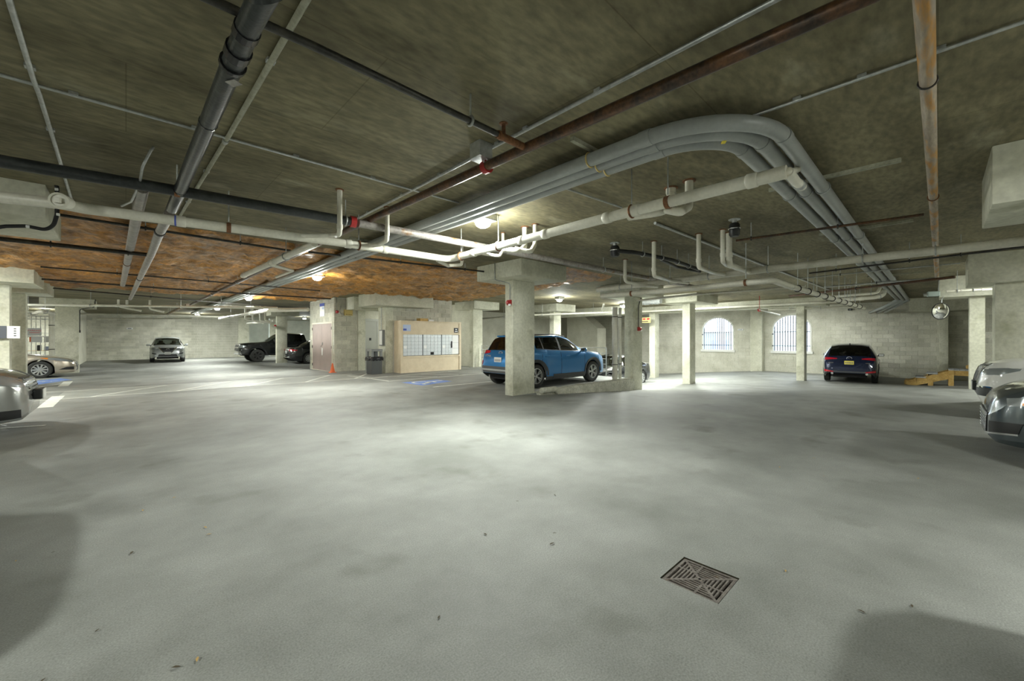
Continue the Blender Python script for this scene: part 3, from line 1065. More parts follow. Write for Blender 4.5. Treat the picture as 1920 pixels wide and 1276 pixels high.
def pipe(name, label, pts, d, mat, bend=None, coup=(), rings=(), straps=(), cat='pipe', cmat=None, seg=12, group=None, ringmat=None, ck=1.16, cl=None):
    P = [p if isinstance(p, Vector) else W(*p) for p in pts]
    path = fillet(P, bend if bend else d * 1.5, 6) if len(P) > 2 else P
    r = tag(MB().tube(path, d / 2, seg).build(name, mat, smooth='auto'), label, cat, group)
    for c in coup:
        p, t = at(path, c)
        l = cl or d * .8
        MB().tube([p - t * l / 2, p - t * l * .42, p + t * l * .42, p + t * l / 2], [d / 2 * 1.02, d / 2 * ck, d / 2 * ck, d / 2 * 1.02], seg + 4).build('coupling', cmat or mat, r, smooth='auto')
    for c in rings:
        p, t = at(path, c)
        hanger_parts(r, p, t, d, ringmat=ringmat)
    for c in straps:
        p, t = at(path, c)
        strap_parts(r, p, t, d)
    return r, path
V = Vector

# --- thin conduits fixed to the slab
H1 = CEIL - .022
def clips(r, path, fr, d=.03):
    for c in fr:
        p, t = at(path, c)
        s = Vector((-t.y, t.x, 0)).normalized()
        MB().box((p.x, p.y, CEIL - .012), (.05, .05, .02), math.atan2(s.y, s.x)).build('clip', 'galvanised', r)
r, p = pipe('conduit', 'thin grey conduit with a kink, crossing the long cross conduit near the concrete capital', [(8, -30, H1), (63, 150, H1), (74, 178, H1), (109, 290, H1), (134, 375, H1)], .03, 'galvanised', .05, cat='conduit')
clips(r, p, (.2, .45, .7))
r, p = pipe('conduit', 'long thin conduit crossing the ceiling below the black insulated pipe to the far drain stubs', [(-60, 123.6, H1), (520, 285, H1), (860, 380, H1)], .024, 'galvanised', cat='conduit')
clips(r, p, (.12, .3, .5, .7, .88))
r, p = pipe('conduit', 'pale painted conduit with a joint, running beside the black insulated pipe', [(592, -30, H1), (428, 256, H1), (419, 270, H1), (338, 404, H1)], .036, 'old_conduit', .05, cat='conduit')
MB().tube([at(p, .42)[0] - at(p, .42)[1] * .03, at(p, .42)[0] + at(p, .42)[1] * .03], .024, 12).build('coupling', 'galvanised', r)
clips(r, p, (.15, .6, .85))
r, p = pipe('conduit', 'bright conduit running into the square junction box', [(1500, -24, H1), (918, 279, H1)], .03, 'galvanised', cat='conduit')
clips(r, p, (.5, .8, .95))
r, p = pipe('conduit', 'bright conduit from the junction box toward the red coupling', [(884, 297, H1), (800, 342, H1), (668, 411, H1)], .03, 'galvanised', cat='conduit')
clips(r, p, (.2, .5, .85))
r, p = pipe('conduit', 'thin dark conduit from the grey conduit bend across the ceiling to the drop capital', [(1412, 217, H1), (1985, 18, H1)], .024, 'galvanised', cat='conduit')
clips(r, p, (.2, .45, .7))
r, p = pipe('conduit', 'short thin conduit between the drain main and the grey conduits', [(1058, 352, H1), (1166, 389, H1)], .024, 'galvanised', cat='conduit')
r, p = pipe('conduit', 'bright unistrut conduit pair passing above the white drop pipes', [(1228, 418, H1), (1440, 500, H1), (1560, 545, H1)], .045, 'galvanised', cat='conduit')
clips(r, p, (.3, .6))
# junction box
b0 = W(902, 288, CEIL - .09)
jb = thing('junction_box', 'square grey junction box on the ceiling with a loose cable loop', 'electrical box', (b0.x, b0.y, CEIL - .17))
MB().box((b0.x, b0.y, CEIL - .07), (.15, .15, .14), 0, .006).build('box', 'galvanised', jb)
MB().box((b0.x, b0.y, CEIL - .143), (.16, .16, .008), 0, .002).build('lid', 'galvanised', jb)
MB().tube(fillet([(b0.x + .02, b0.y - .05, CEIL - .14), (b0.x + .05, b0.y - .07, CEIL - .22), (b0.x + .02, b0.y - .02, CEIL - .24), (b0.x, b0.y - .04, CEIL - .16)], .03), .006, 6).build('cable_loop', 'white_plastic', jb)

# --- black insulated pipe and its elbow
r, p = pipe('insulated_pipe', 'thick black insulated pipe running along the ceiling with taped joint', [(548, -110, 2.93), (470, 40, 2.93), (337, 358, 2.93), (322, 392, 2.90)], .108, 'black_insulation', )
for q, wd, k in ((.15, .06, 1.10), (.195, .07, 1.16), (.225, .03, 1.22), (.42, .02, 1.05), (.83, .03, 1.06)):
    c, t = at(p, q)
    MB().tube([c - t * wd / 2, c + t * wd / 2], .054 * k, 16).build('tape_band', 'bag_black', r)
c, t = at(p, .25)
MB().box((c.x + .02, c.y - .02, c.z - .058), (.05, .07, .004), .5).build('torn_label', 'grey_insulation', r)
e1 = W(502, 8, 2.78)
r, p = pipe('insulated_pipe', 'stub end of a black insulated pipe dropping beside the taped joint', [V((e1.x - .5, e1.y - .55, 2.95)), V((e1.x - .1, e1.y - .1, 2.90)), V((e1.x, e1.y, 2.80))], .14, 'black_insulation')
r, p = pipe('insulated_pipe', 'grey jacketed pipe continuing under the white drain main and the foam', [(318, 400, 2.88), (298, 438, 2.88), (284, 475, 2.88), (244, 560, 2.88)], .11, 'grey_insulation', coup=(.08, .5), cmat='black_rubber')
r, p = pipe('fabric_duct_pipe', 'dusty pinkish pipe crossing the foam beside the grey jacketed pipe', [(267, 352, 2.97), (230, 534, 2.97)], .115, 'grey_insulation', coup=(.55,), cmat='rust', cl=.03)

# --- dark cross main and its rusty continuation
r, p = pipe('sprinkler_main', 'thick dark green cross main hung above the white drain pipe', [(-60, 292, 2.93), (300, 352, 2.93), (664, 416, 2.93)], .115, 'black_insulation', straps=(.43,), rings=(.965,))
c, t = at(p, .995)
MB().tube([c - t * .035, c + t * .035], .073, 16).build('red_coupling', 'red_plastic', r, smooth='auto')
r, p = pipe('sprinkler_main', 'scuffed steel and rust main continuing past the red coupling', [(672, 418, 2.93), (905, 462, 2.93), (1300, 537, 2.93)], .108, 'scuffed_steel', rings=(.55, .75))
r, p = pipe('sprinkler_main', 'rust brown sprinkler main running the length of the ceiling', [(1700, -41, 3.0), (980, 280, 3.0), (640, 436, 3.0), (402, 549, 3.0), (345, 577, 3.0)], .085, 'rust_pipe', coup=(.60, .81), cmat='rust', rings=(.50, .66))
c, t = at(p, .375)
c0 = W(912, 313, 3.0)
MB().tube([c0 - t * .03, c0 + t * .03], .06, 14).build('red_clamp', 'red_plastic', r, smooth='auto')
r, p = pipe('sprinkler_branch', 'slim black sprinkler branch joining the rust brown main', [(300, -44, 3.0), (600, 92, 3.0), (935, 252, 3.0)], .046, 'black_iron', rings=(.86,), ringmat='galvanised')
r2, p2 = pipe('sprinkler_branch', 'rusty tee piece linking the slim branch to the brown main', [(932, 251, 3.0), (990, 279, 3.0)], .058, 'rust', coup=(.12, .92), cmat='rust')
c, t = at(p2, .2)
MB().tube([c, (c.x, c.y, c.z + .11)], .016, 8).build('sprinkler_head', 'rust', r2)
MB().lathe([(.012, 0), (.035, .004), (.035, .01), (.012, .016)], 12, (c.x, c.y, c.z + .10)).build('deflector', 'rust', r2)

# --- three big grey conduits with the sweeping bend
for n, (xa, ya, rad, lab) in enumerate(((3.15, .88, .80, 'outermost large grey conduit of three, making the widest sweep on the ceiling'),
                                        (3.295, 1.035, .66, 'middle large grey conduit of three with a yellow sticker on its bend'),
                                        (3.44, 1.19, .52, 'innermost large grey conduit of three with the tightest bend'))):
    z = 3.07
    xe = 24.6 - .25 * n
    pts = [V((xa, 34.0, z)), V((xa, ya, z)), V((xe, ya, z)), V((xe + .55, ya + .45, z - .25)), V((26.95, ya + .9 + .12 * n, z - .38))]
    P = [pts[0]]
    cx, cy = xa + rad, ya + rad
    for k in range(13):
        a = math.pi + (math.pi / 2) * k / 12
        P.append(V((cx + rad * math.cos(a), cy + rad * math.sin(a), z)))
    path = P + [pts[2], pts[3], pts[4]]
    r = tag(MB().tube(path, .061, 16).build('grey_conduit', 'grey_pvc', smooth='auto'), lab, 'conduit', 'three grey conduits')
    for (q, dd) in ((V((xa, cy, z)), V((0, 1, 0))), (V((cx, ya, z)), V((1, 0, 0)))):
        MB().tube([q - dd * .05, q + dd * .05], .066, 18).build('coupling', 'grey_pvc', r, smooth='auto')
    if n == 1:
        a = math.pi * 1.28
        MB().box((cx + (rad - .03) * math.cos(a), cy + (rad - .03) * math.sin(a), z - .058), (.05, .03, .012), .6).build('sticker', 'yellow_tape', r)
for (x, y, ax, lab) in ((3.3, 2.25, 'x', 'strut rail carrying the grey conduits before their bend'), (5.6, 1.0, 'y', 'strut rail carrying the grey conduits beside the white drain stub'),
                   (8.6, 1.0, 'y', 'strut rail carrying the grey conduits near the rusty pipe'), (11.8, 1.0, 'y', 'strut rail carrying the grey conduits above the cream drain'),
                   (15.5, 1.0, 'y', 'strut rail carrying the grey conduits toward the block wall'), (3.3, 7.2, 'x', 'strut rail carrying the grey conduits beyond the glaring lamp')):
    m = MB()
    if ax == 'x':
        m.bb(x - .42, x + .38, y - .02, y + .02, CEIL - .04, CEIL)
    else:
        m.bb(x - .02, x + .02, y - .75, y + .4, CEIL - .04, CEIL)
    r = tag(m.build('strut_rail', 'old_conduit'), lab, 'bracket', 'ceiling strut rails')
    for k in range(3):
        q = V((3.15 + .145 * k, y, 3.07)) if ax == 'x' else V((x, .88 + .155 * k, 3.07))
        MB().ring(q, (0, 1, 0) if ax == 'x' else (1, 0, 0), .066, .008, 14, 5).build('clamp', 'yellow_plastic' if ax == 'x' else 'galvanised', r)

# --- white drain main, an L under the ceiling
HM = 2.75
r, p = pipe('drain_main', 'long white plastic drain main turning a corner under the ceiling', [(-70, 362, HM), (110, 381, HM), (160, 391, HM), (640, 455, HM), (842, 486, HM), (1150, 405, HM), (1475, 322, HM)], .112, 'pvc', .16,
            coup=(.16, .345, .40, .58, .69, .735, .83, .865, .975), straps=(.205, .90), rings=(.36, .545, .64, .86), ck=1.12, ringmat='rust')
# cleanout on the near face of the main
q = W(126, 380, HM)
co = MB().lathe([(.062, 0), (.062, .10), (.075, .105), (.075, .145), (.055, .15), (.055, .138), (0, .138)], 20)
M_ = Matrix.Translation(q) @ Vector((-.35, -1, -.15)).to_track_quat('Z', 'Y').to_matrix().to_4x4()
co.xform(M_)
co.build('cleanout', 'pvc', r, smooth='auto')
cp_ = MB().box((0, 0, .155), (.05, .05, .04), 0, .004).xform(M_)
cp_.build('cleanout_cap', 'pvc', r)
c, t = at(p, .155)
MB().tube([c - t * .008, c + t * .008], .0605, 16).build('blue_primer_band', 'blue_ink', r)

r, p = pipe('drain_branch', 'white drain branch running back from the main under the foam', [(590, 456, HM - .02), (455, 517, HM)], .10, 'pvc', coup=(.45, .5, .97), rings=(.3,))
r, p = pipe('drain_branch', 'small white offset drain hooking off the branch under the foam', [(503, 495, HM - .01), (549, 507, HM), (518, 519, HM)], .06, 'pvc', .05)

def riser(label, u, vtop, v1, toward, d=.06, mat='pvc', group=None, H=CEIL, cap=True):
    """pipe dropping from the slab at pixel (u,vtop) to height of pixel v1, then turning towards pixel (u,v,H)"""
    a = W(u, vtop, H)
    z = (a.x * FX + a.y * FY)
    h = CAM_H + (HOR - v1) * z / FPX
    pts = [a, V((a.x, a.y, h))] + [q if isinstance(q, Vector) else W(*q) for q in toward]
    path = fillet(pts, d * 1.4, 6)
    r = tag(MB().tube(path, d / 2, 12).build('drain_drop', mat, smooth='auto'), label, 'pipe', group)
    if cap:
        MB().tube([(a.x, a.y, a.z - .012), (a.x, a.y, a.z + .001)], d * .8, 14).build('ceiling_collar', 'rust', r)
    q = V((a.x, a.y, h + d * 1.6))
    MB().tube([q - V((0, 0, .03)), q + V((0, 0, .03))], d * .58, 14).build('coupling', mat, r, smooth='auto')
    return r
riser('white drain drop beside the red coupling, swept into the main', 637, 355, 440, [(620, 441, HM + .03), (524, 442, HM + .01)], .06)
riser('white drain drop crossing the brown main near the lamp', 726, 388, 450, [(712, 458, HM + .03), (672, 464, HM)], .06)
riser('white drain drop with an elbow at the corner of the main', 866, 458, 496, [(840, 498, HM - .06), (820, 488, HM - .02)], .06)
riser('short white drain drop behind the wrapped part of the main', 943, 436, 470, [(936, 480, HM - .08), (905, 475, HM - .02)], .05)
riser('first of two close drain drops beside the capped column', 984, 425, 462, [(976, 470, HM - .06), (945, 468, HM - .02)], .085)
riser('second of two close drain drops, in galvanised sleeve', 1003, 420, 458, [(995, 472, HM - .06), (965, 466, HM - .02)], .07)
riser('white drop with a capped vent near the rust strapped main', 1258, 352, 383, [(1240, 396, HM - .05), (1180, 405, HM)], .10)
riser('white trap drop curling under the main', 1292, 338, 388, [(1275, 397, HM - .1), (1250, 392, HM - .03)], .09)
r = riser('white drain drop with steel clamps at the end of the main', 1496, 281, 318, [(1484, 322, HM), (1470, 324, HM)], .055)
r, p = pipe('drain_stub', 'short cream drain stub with a steel coupling below the main end', [(1478, 322, HM), (1492, 340, HM), (1504, 350, HM)], .075, 'pvc', coup=(.85,), cmat='galvanised')

# --- rusty wrapped pipe over the right half
r, p = pipe('wrapped_pipe', 'rust streaked wrapped pipe running straight overhead toward the convex mirror', [(1726, -130, 2.92), (1757, 523, 2.92)], .074, 'wrapped_rust', seg=16)
for h_, mm in ((.10, 'black_iron'), (.32, 'rust'), (.62, 'rust')):
    c, t = at(p, h_)
    MB().ring(c, t, .041, .006, 18, 6).build('band', mm, r)
    MB().tube([(c.x, c.y, c.z + .04), (c.x, c.y, CEIL)], .007, 6).build('hanger_rod', 'galvanised', r)

# --- cream drains on the right
r, p = pipe('drain_main', 'thick cream drain main crossing the right half of the ceiling', [(2010, 442, HM), (1440, 504, HM), (1280, 524, HM), (1120, 543, HM)], .135, 'pvc', coup=(.32, .62, .8), rings=(.16, .27, .45, .6, .72, .9), ck=1.1)
HL = 2.45
r, p = pipe('drain_loop', 'cream drain pipe with a square turn hung on many wire loops', [(1128, 555, HL), (1300, 540, HL), (1420, 527.5, HL), (1449, 525, HL), (1480, 536, HL), (1620, 577, HL)], .115, 'pvc', .2,
            coup=(.03, .37,), straps=(.06, .24), rings=(.40, .46, .52, .58, .64, .70, .76, .82, .88, .94), ringmat='black_iron', ck=1.1)
r, p = pipe('drain_pipe', 'bright white drain crossing behind the slim column capital', [(1195, 563, 2.62), (1300, 552, 2.62), (1510, 536, 2.62)], .06, 'pvc', coup=(.4, .7))
r, p = pipe('drain_pipe', 'white drain running along the face of the long beam', [V((20.9, 13.2, 2.9)), V((20.9, 3.4, 2.9)), V((21.2, 2.8, 2.9))], .11, 'pvc', coup=(.3, .6, .9))
r, p = pipe('drain_pipe', 'white pipe with a red end hanging under the long beam', [(1424, 580, 2.62), (1462, 590, 2.55)], .07, 'pvc')
MB().tube([W(1424, 581, 2.62) - V((0, .06, 0)), W(1424, 581, 2.62) + V((0, .06, 0))], .06, 12).build('red_end', 'red_plastic', r)
MB().tube([W(1424, 580, 2.62), V((W(1424, 580, 2.62).x, W(1424, 580, 2.62).y, CEIL))], .012, 6).build('hanger_rod', 'red_plastic', r)

riser('cream drop pipe next to the smaller black pump pot', 1172, 486, 528, [(1210, 535, 2.62), (1232, 537, 2.68)], .075)
riser('cream drop pipe with a double coupling between the pump pot and the strut', 1226, 452, 517, [(1255, 525, 2.70), (1290, 530, 2.70)], .075)
riser('cream drop pipe crossing the bright unistrut', 1310, 438, 501, [(1335, 510, 2.72), (1358, 514, 2.74)], .075)
riser('thin cream drop of a close pair beside the larger black pot', 1355, 430, 490, [(1362, 497, 2.80), (1370, 500, 2.80)], .07)
riser('thick cream drop of a close pair beside the larger black pot', 1367, 436, 496, [(1392, 505, 2.74), (1408, 510, 2.74)], .10)

def pot(label, u, v, hgt, rad, mat='black_plastic'):
    a = W(u, v, CEIL)
    t = thing('drain_pot', label, 'drain pot', (a.x, a.y, CEIL - hgt - .06))
    MB().lathe([(0, -hgt), (rad * .75, -hgt), (rad, -hgt + .03), (rad, -.09), (rad * .8, -.06), (0, -.06)], 18, (a.x, a.y, CEIL)).build('pot', mat, t, smooth='auto')
    MB().lathe([(rad * .45, -.08), (rad * .45, 0)], 12, (a.x, a.y, CEIL)).build('neck', 'galvanised', t)
    MB().lathe([(rad * 1.1, -.01), (rad * 1.1, 0)], 16, (a.x, a.y, CEIL)).build('flange', 'galvanised', t)
    MB().ring((a.x, a.y, CEIL - hgt * .55), (0, 0, 1), rad + .004, .008, 16, 5).build('clamp', 'chrome', t)
pot('smaller black rubber pot drain hanging from the ceiling near the foam edge', 1153, 455, .26, .085)
pot('larger black rubber pot drain hanging beside the close pair of drops', 1377, 411, .26, .075)
r, p = pipe('drain_hose', 'dark drain pipe snaking from the smaller black pot behind the cream drops', [(1158, 470, 2.98), (1190, 473, 2.97), (1235, 482, 2.96), (1262, 488, 2.95), (1310, 505, 2.93)], .075, 'black_plastic', .3, rings=(.2, .4, .6, .8))
r, p = pipe('drain_hose', 'second dark drain pipe branching below the snaking one', [(1240, 487, 2.93), (1268, 500, 2.92), (1312, 509, 2.91)], .06, 'black_plastic', .3)

# --- slim sprinkler lines
SP = [('slim black sprinkler line across the foam, nearer the white main', [(108, 402, 3.05), (545, 470, 3.05)], .04, (.3, .72)),
      ('stout black sprinkler line across the foam at the left capital', [(-60, 441, 2.9), (283, 478, 2.9)], .07, (.4, .85)),
      ('slim black sprinkler line across the foam, right of the branch', [(578, 472, 3.05), (945, 513, 3.05)], .04, (.4, .75)),
      ('slim sprinkler line over the foam near the bays', [(76, 500, 3.0), (600, 545, 3.0)], .035, (.2, .5)),
      ('slim black sprinkler line along the far foam edge', [(78, 523, 2.98), (330, 542, 2.98), (620, 560, 2.98)], .05, (.3, .6)),
      ('slim black sprinkler line before the back wall pipes', [(100, 540, 2.9), (400, 566, 2.9), (560, 577, 2.9)], .045, (.3, .6)),
      ('slim sprinkler line with a brass end, below the grey conduits', [(1380, 451, 2.95), (1732, 402, 2.95)], .035, (.1, .6)),
      ('long slim sprinkler line passing the convex mirror', [(1518, 512, 2.85), (1980, 455, 2.85)], .035, (.15, .5, .7)),
      ('brown rusty sprinkler line above the arched window and navy car', [(1480, 555, 2.7), (1600, 541, 2.7), (1790, 519, 2.7)], .06, (.2, .5)),
      ('thin grey conduit line over the navy car bay', [(1500, 522, 3.0), (1650, 507, 3.0), (1800, 493, 3.0)], .03, (.3,)),
      ('dark conduit bundle over the navy car bay', [(1545, 538, 2.95), (1760, 521, 2.95)], .05, (.5,))]
for lab, pts, dd, rg in SP:
    mt = 'black_iron' if 'black' in lab else 'rust_pipe' if ('brown' in lab or 'brass' in lab) else 'galvanised' if 'conduit' in lab else 'black_iron'
    pipe('sprinkler_line' if 'conduit' not in lab else 'conduit', lab, pts, dd, mt, rings=rg, ringmat='black_iron')
# --- far-left service pipes
for lab, pts, dd, mt in (('cream sprinkler pipe running low past the wide column', [(46, 571, 2.62), (240, 573, 2.62), (520, 577, 2.62)], .09, 'pvc'),
                         ('white drain pipe high before the back wall', [(150, 588, 2.78), (300, 590, 2.78), (420, 594, 2.72)], .12, 'pvc'),
                         ('white drain pipe under the back wall lamps', [(182, 597, 2.70), (360, 597, 2.70)], .10, 'pvc'),
                         ('pinkish pipe slanting under the back ceiling', [(311, 590, 2.85), (352, 571, 2.85)], .12, 'wrapped_rust'),
                         ('thick white drain main leading to the column by the pickup', [(412, 597, 2.55), (505, 581, 2.55), (578, 580, 2.55)], .16, 'pvc'),
                         ('lower white drain pipe above the pickup bonnet', [(464, 606, 2.38), (514, 601, 2.38)], .13, 'pvc'),
                         ('white drain pipe crossing in front of the lobby capital', [(1010, 592, 2.72), (1128, 584, 2.72), (1132, 570, 2.9)], .09, 'pvc'),
                         ('white drain pipe crossing behind the curb column', [(905, 597, 2.6), (1000, 590, 2.6), (1148, 585, 2.6)], .09, 'pvc'),
                         ('steel duct pipe emerging beyond the curb column', [(1200, 567, 2.9), (1239, 564, 2.9)], .22, 'galvanised'),
                         ('cream drain offset over the navy car', [(1575, 562, 2.72), (1652, 556, 2.72), (1658, 546, 2.95)], .14, 'pvc'),
                         ('slim cream drain offset over the navy car', [(1560, 556, 2.8), (1645, 549, 2.8), (1650, 540, 3.0)], .08, 'pvc'),
                         ('white horizontal drain along the window wall', [(1440, 580, 2.74), (1610, 575, 2.74)], .10, 'pvc'),
                         ('white drain stub on the beam beside the convex mirror', [(1774, 546, 2.66), (1860, 542, 2.66)], .06, 'pvc')):
    pipe('service_pipe', lab, pts, dd, mt, coup=(.35, .8), rings=(.25, .6))
for k, (u, v0, v1) in enumerate(((222, 567, 574), (238, 568, 577), (460, 580, 598), (474, 578, 601), (488, 579, 601), (497, 580, 600), (281, 568, 579))):
    a = W(u, v0 - 6, CEIL)
    z = a.x * FX + a.y * FY
    h = CAM_H + (HOR - v1) * z / FPX
    m = MB().tube(fillet([a, V((a.x, a.y, h)), V((a.x + .5, a.y - .1, h - .12))], .12), .05, 10)
    tag(m.build('drain_drop', 'pvc', smooth='auto'), ('white drain drop beside the wide column, hooked toward a low pipe' if k < 2 else 'white drain drop above the black pickup bonnet, hooked toward a low pipe' if k < 6 else 'white drain drop over the silver suv, hooked toward a low pipe'), 'pipe', 'back wall drain drops')

# vertical drain pair on the curb
for x, y, dd, lab in ((11.55, 7.26, .17, 'thicker cream vertical drain standing on the curb by the blue crossover'), (11.95, 7.32, .11, 'thinner cream vertical drain standing on the curb by the blue crossover')):
    m = MB().tube([(x, y, .0), (x, y, 2.42)], dd / 2, 16)
    r = tag(m.build('vertical_drain', 'pvc', smooth='auto'), lab, 'pipe', 'vertical drains on the curb')
    for z in (.18, 1.9):
        MB().tube([(x, y, z - .06), (x, y, z + .06)], dd * .56, 16).build('coupling', 'pvc', r, smooth='auto')
    for z in (.55, 2.1):
        MB().ring((x, y, z), (0, 0, 1), dd / 2 + .01, .012, 16, 5).build('strap', 'black_iron', r)
# pipe stub on floor by the near column
m = MB().tube(fillet([(7.62, 6.92, .075), (8.15, 6.93, .07), (8.28, 6.93, -.03)], .08), .075, 14)
tag(m.build('floor_drain_stub', 'curb_concrete', smooth='auto'), 'chunky white pipe elbow lying at the foot of the capped column', 'pipe')
# pipe behind wide column on left, and grey-rust elbow
r, p = pipe('service_pipe', 'brown and white swept drain hanging beside the wide column', [(40, 588, 2.35), (58, 590, 2.35), (78, 582, 2.5), (100, 588, 2.42)], .14, 'pvc', .3, rings=(.3, .7))
x_, _z = onY(98, 28.3)
m = MB().tube([(x_.x, 28.3, hf(x_.x, 28.3)), (x_.x, 28.3, 2.5)], .11, 14)
r = tag(m.build('vertical_drain', 'pvc', smooth='auto'), 'cream vertical drain beside the wide column and the gate', 'pipe')
for z in (.9, 2.0):
    MB().ring((x_.x, 28.3, z), (0, 0, 1), .12, .014, 16, 5).build('strap', 'black_iron', r)

# ================================================================== vehicles
def pchip(pts):
    xs = [p[0] for p in pts]
    ys = [p[1] for p in pts]
    n = len(xs)
    h = [xs[i + 1] - xs[i] for i in range(n - 1)]
    dl = [(ys[i + 1] - ys[i]) / h[i] for i in range(n - 1)]
    m = [dl[0]] + [0 if dl[i - 1] * dl[i] <= 0 else 2 * dl[i - 1] * dl[i] / (dl[i - 1] + dl[i]) for i in range(1, n - 1)] + [dl[-1]]
    def f(x):
        if x <= xs[0]:
            return ys[0]
        if x >= xs[-1]:
            return ys[-1]
        i = max(k for k in range(n - 1) if xs[k] <= x)
        t = (x - xs[i]) / h[i]
        return ((2 * t ** 3 - 3 * t * t + 1) * ys[i] + (t ** 3 - 2 * t * t + t) * h[i] * m[i]
                + (-2 * t ** 3 + 3 * t * t) * ys[i + 1] + (t ** 3 - t * t) * h[i] * m[i + 1])
    return f

def wheel_meshes(rw, wd, spokes, rim_mat, style):
    t = MB()
    r1 = rw * .66
    t.lathe([(r1, -wd * .46), (rw * .80, -wd * .5), (rw * .93, -wd * .48), (rw, -wd * .36), (rw, wd * .36), (rw * .93, wd * .48), (rw * .80, wd * .5), (r1, wd * .46), (r1 * .97, wd * .2), (r1 * .97, -wd * .2), (r1, -wd * .46)], 36, axis='Y')
    rm = MB()
    rm.lathe([(r1, wd * .46), (r1 * .93, wd * .47), (r1 * .90, wd * .40), (r1 * .90, -wd * .35)], 36, axis='Y')
    rm.f = rm.f[:-2] if False else rm.f
    hub = MB().lathe([(0, wd * .40), (rw * .10, wd * .40), (rw * .14, wd * .34), (rw * .14, wd * .2)], 16, axis='Y')
    sp = MB()
    sp.add(hub.v, hub.f)
    for k in range(spokes):
        base = 2 * math.pi * k / spokes
        for off in ((-.17, .17) if style == 'twin' else (0,)):
            a0, a1 = base + off * .6, base + off
            w0, w1 = (rw * .045, rw * .06) if style == 'twin' else (rw * .075, rw * .11)
            d0, d1 = Vector((math.cos(a0), 0, math.sin(a0))), Vector((math.cos(a1), 0, math.sin(a1)))
            p0, p1 = d0 * rw * .10, d1 * r1 * .95
            dr = (p1 - p0).normalized()
            sd = Vector((-dr.z, 0, dr.x))
            vs = []
            for p, ww, yo in ((p0, w0, wd * .37), (p1, w1, wd * .42)):
                vs += [p + sd * ww + Vector((0, yo - .03, 0)), p - sd * ww + Vector((0, yo - .03, 0)), p - sd * ww * .7 + Vector((0, yo, 0)), p + sd * ww * .7 + Vector((0, yo, 0))]
            sp.add(vs, [(0, 1, 2, 3), (7, 6, 5, 4), (0, 4, 5, 1), (1, 5, 6, 2), (2, 6, 7, 3), (3, 7, 4, 0)])
    disc = MB().lathe([(0, wd * .12), (r1 * .92, wd * .12), (r1 * .92, wd * .06)], 30, axis='Y')
    return t, rm, sp, disc

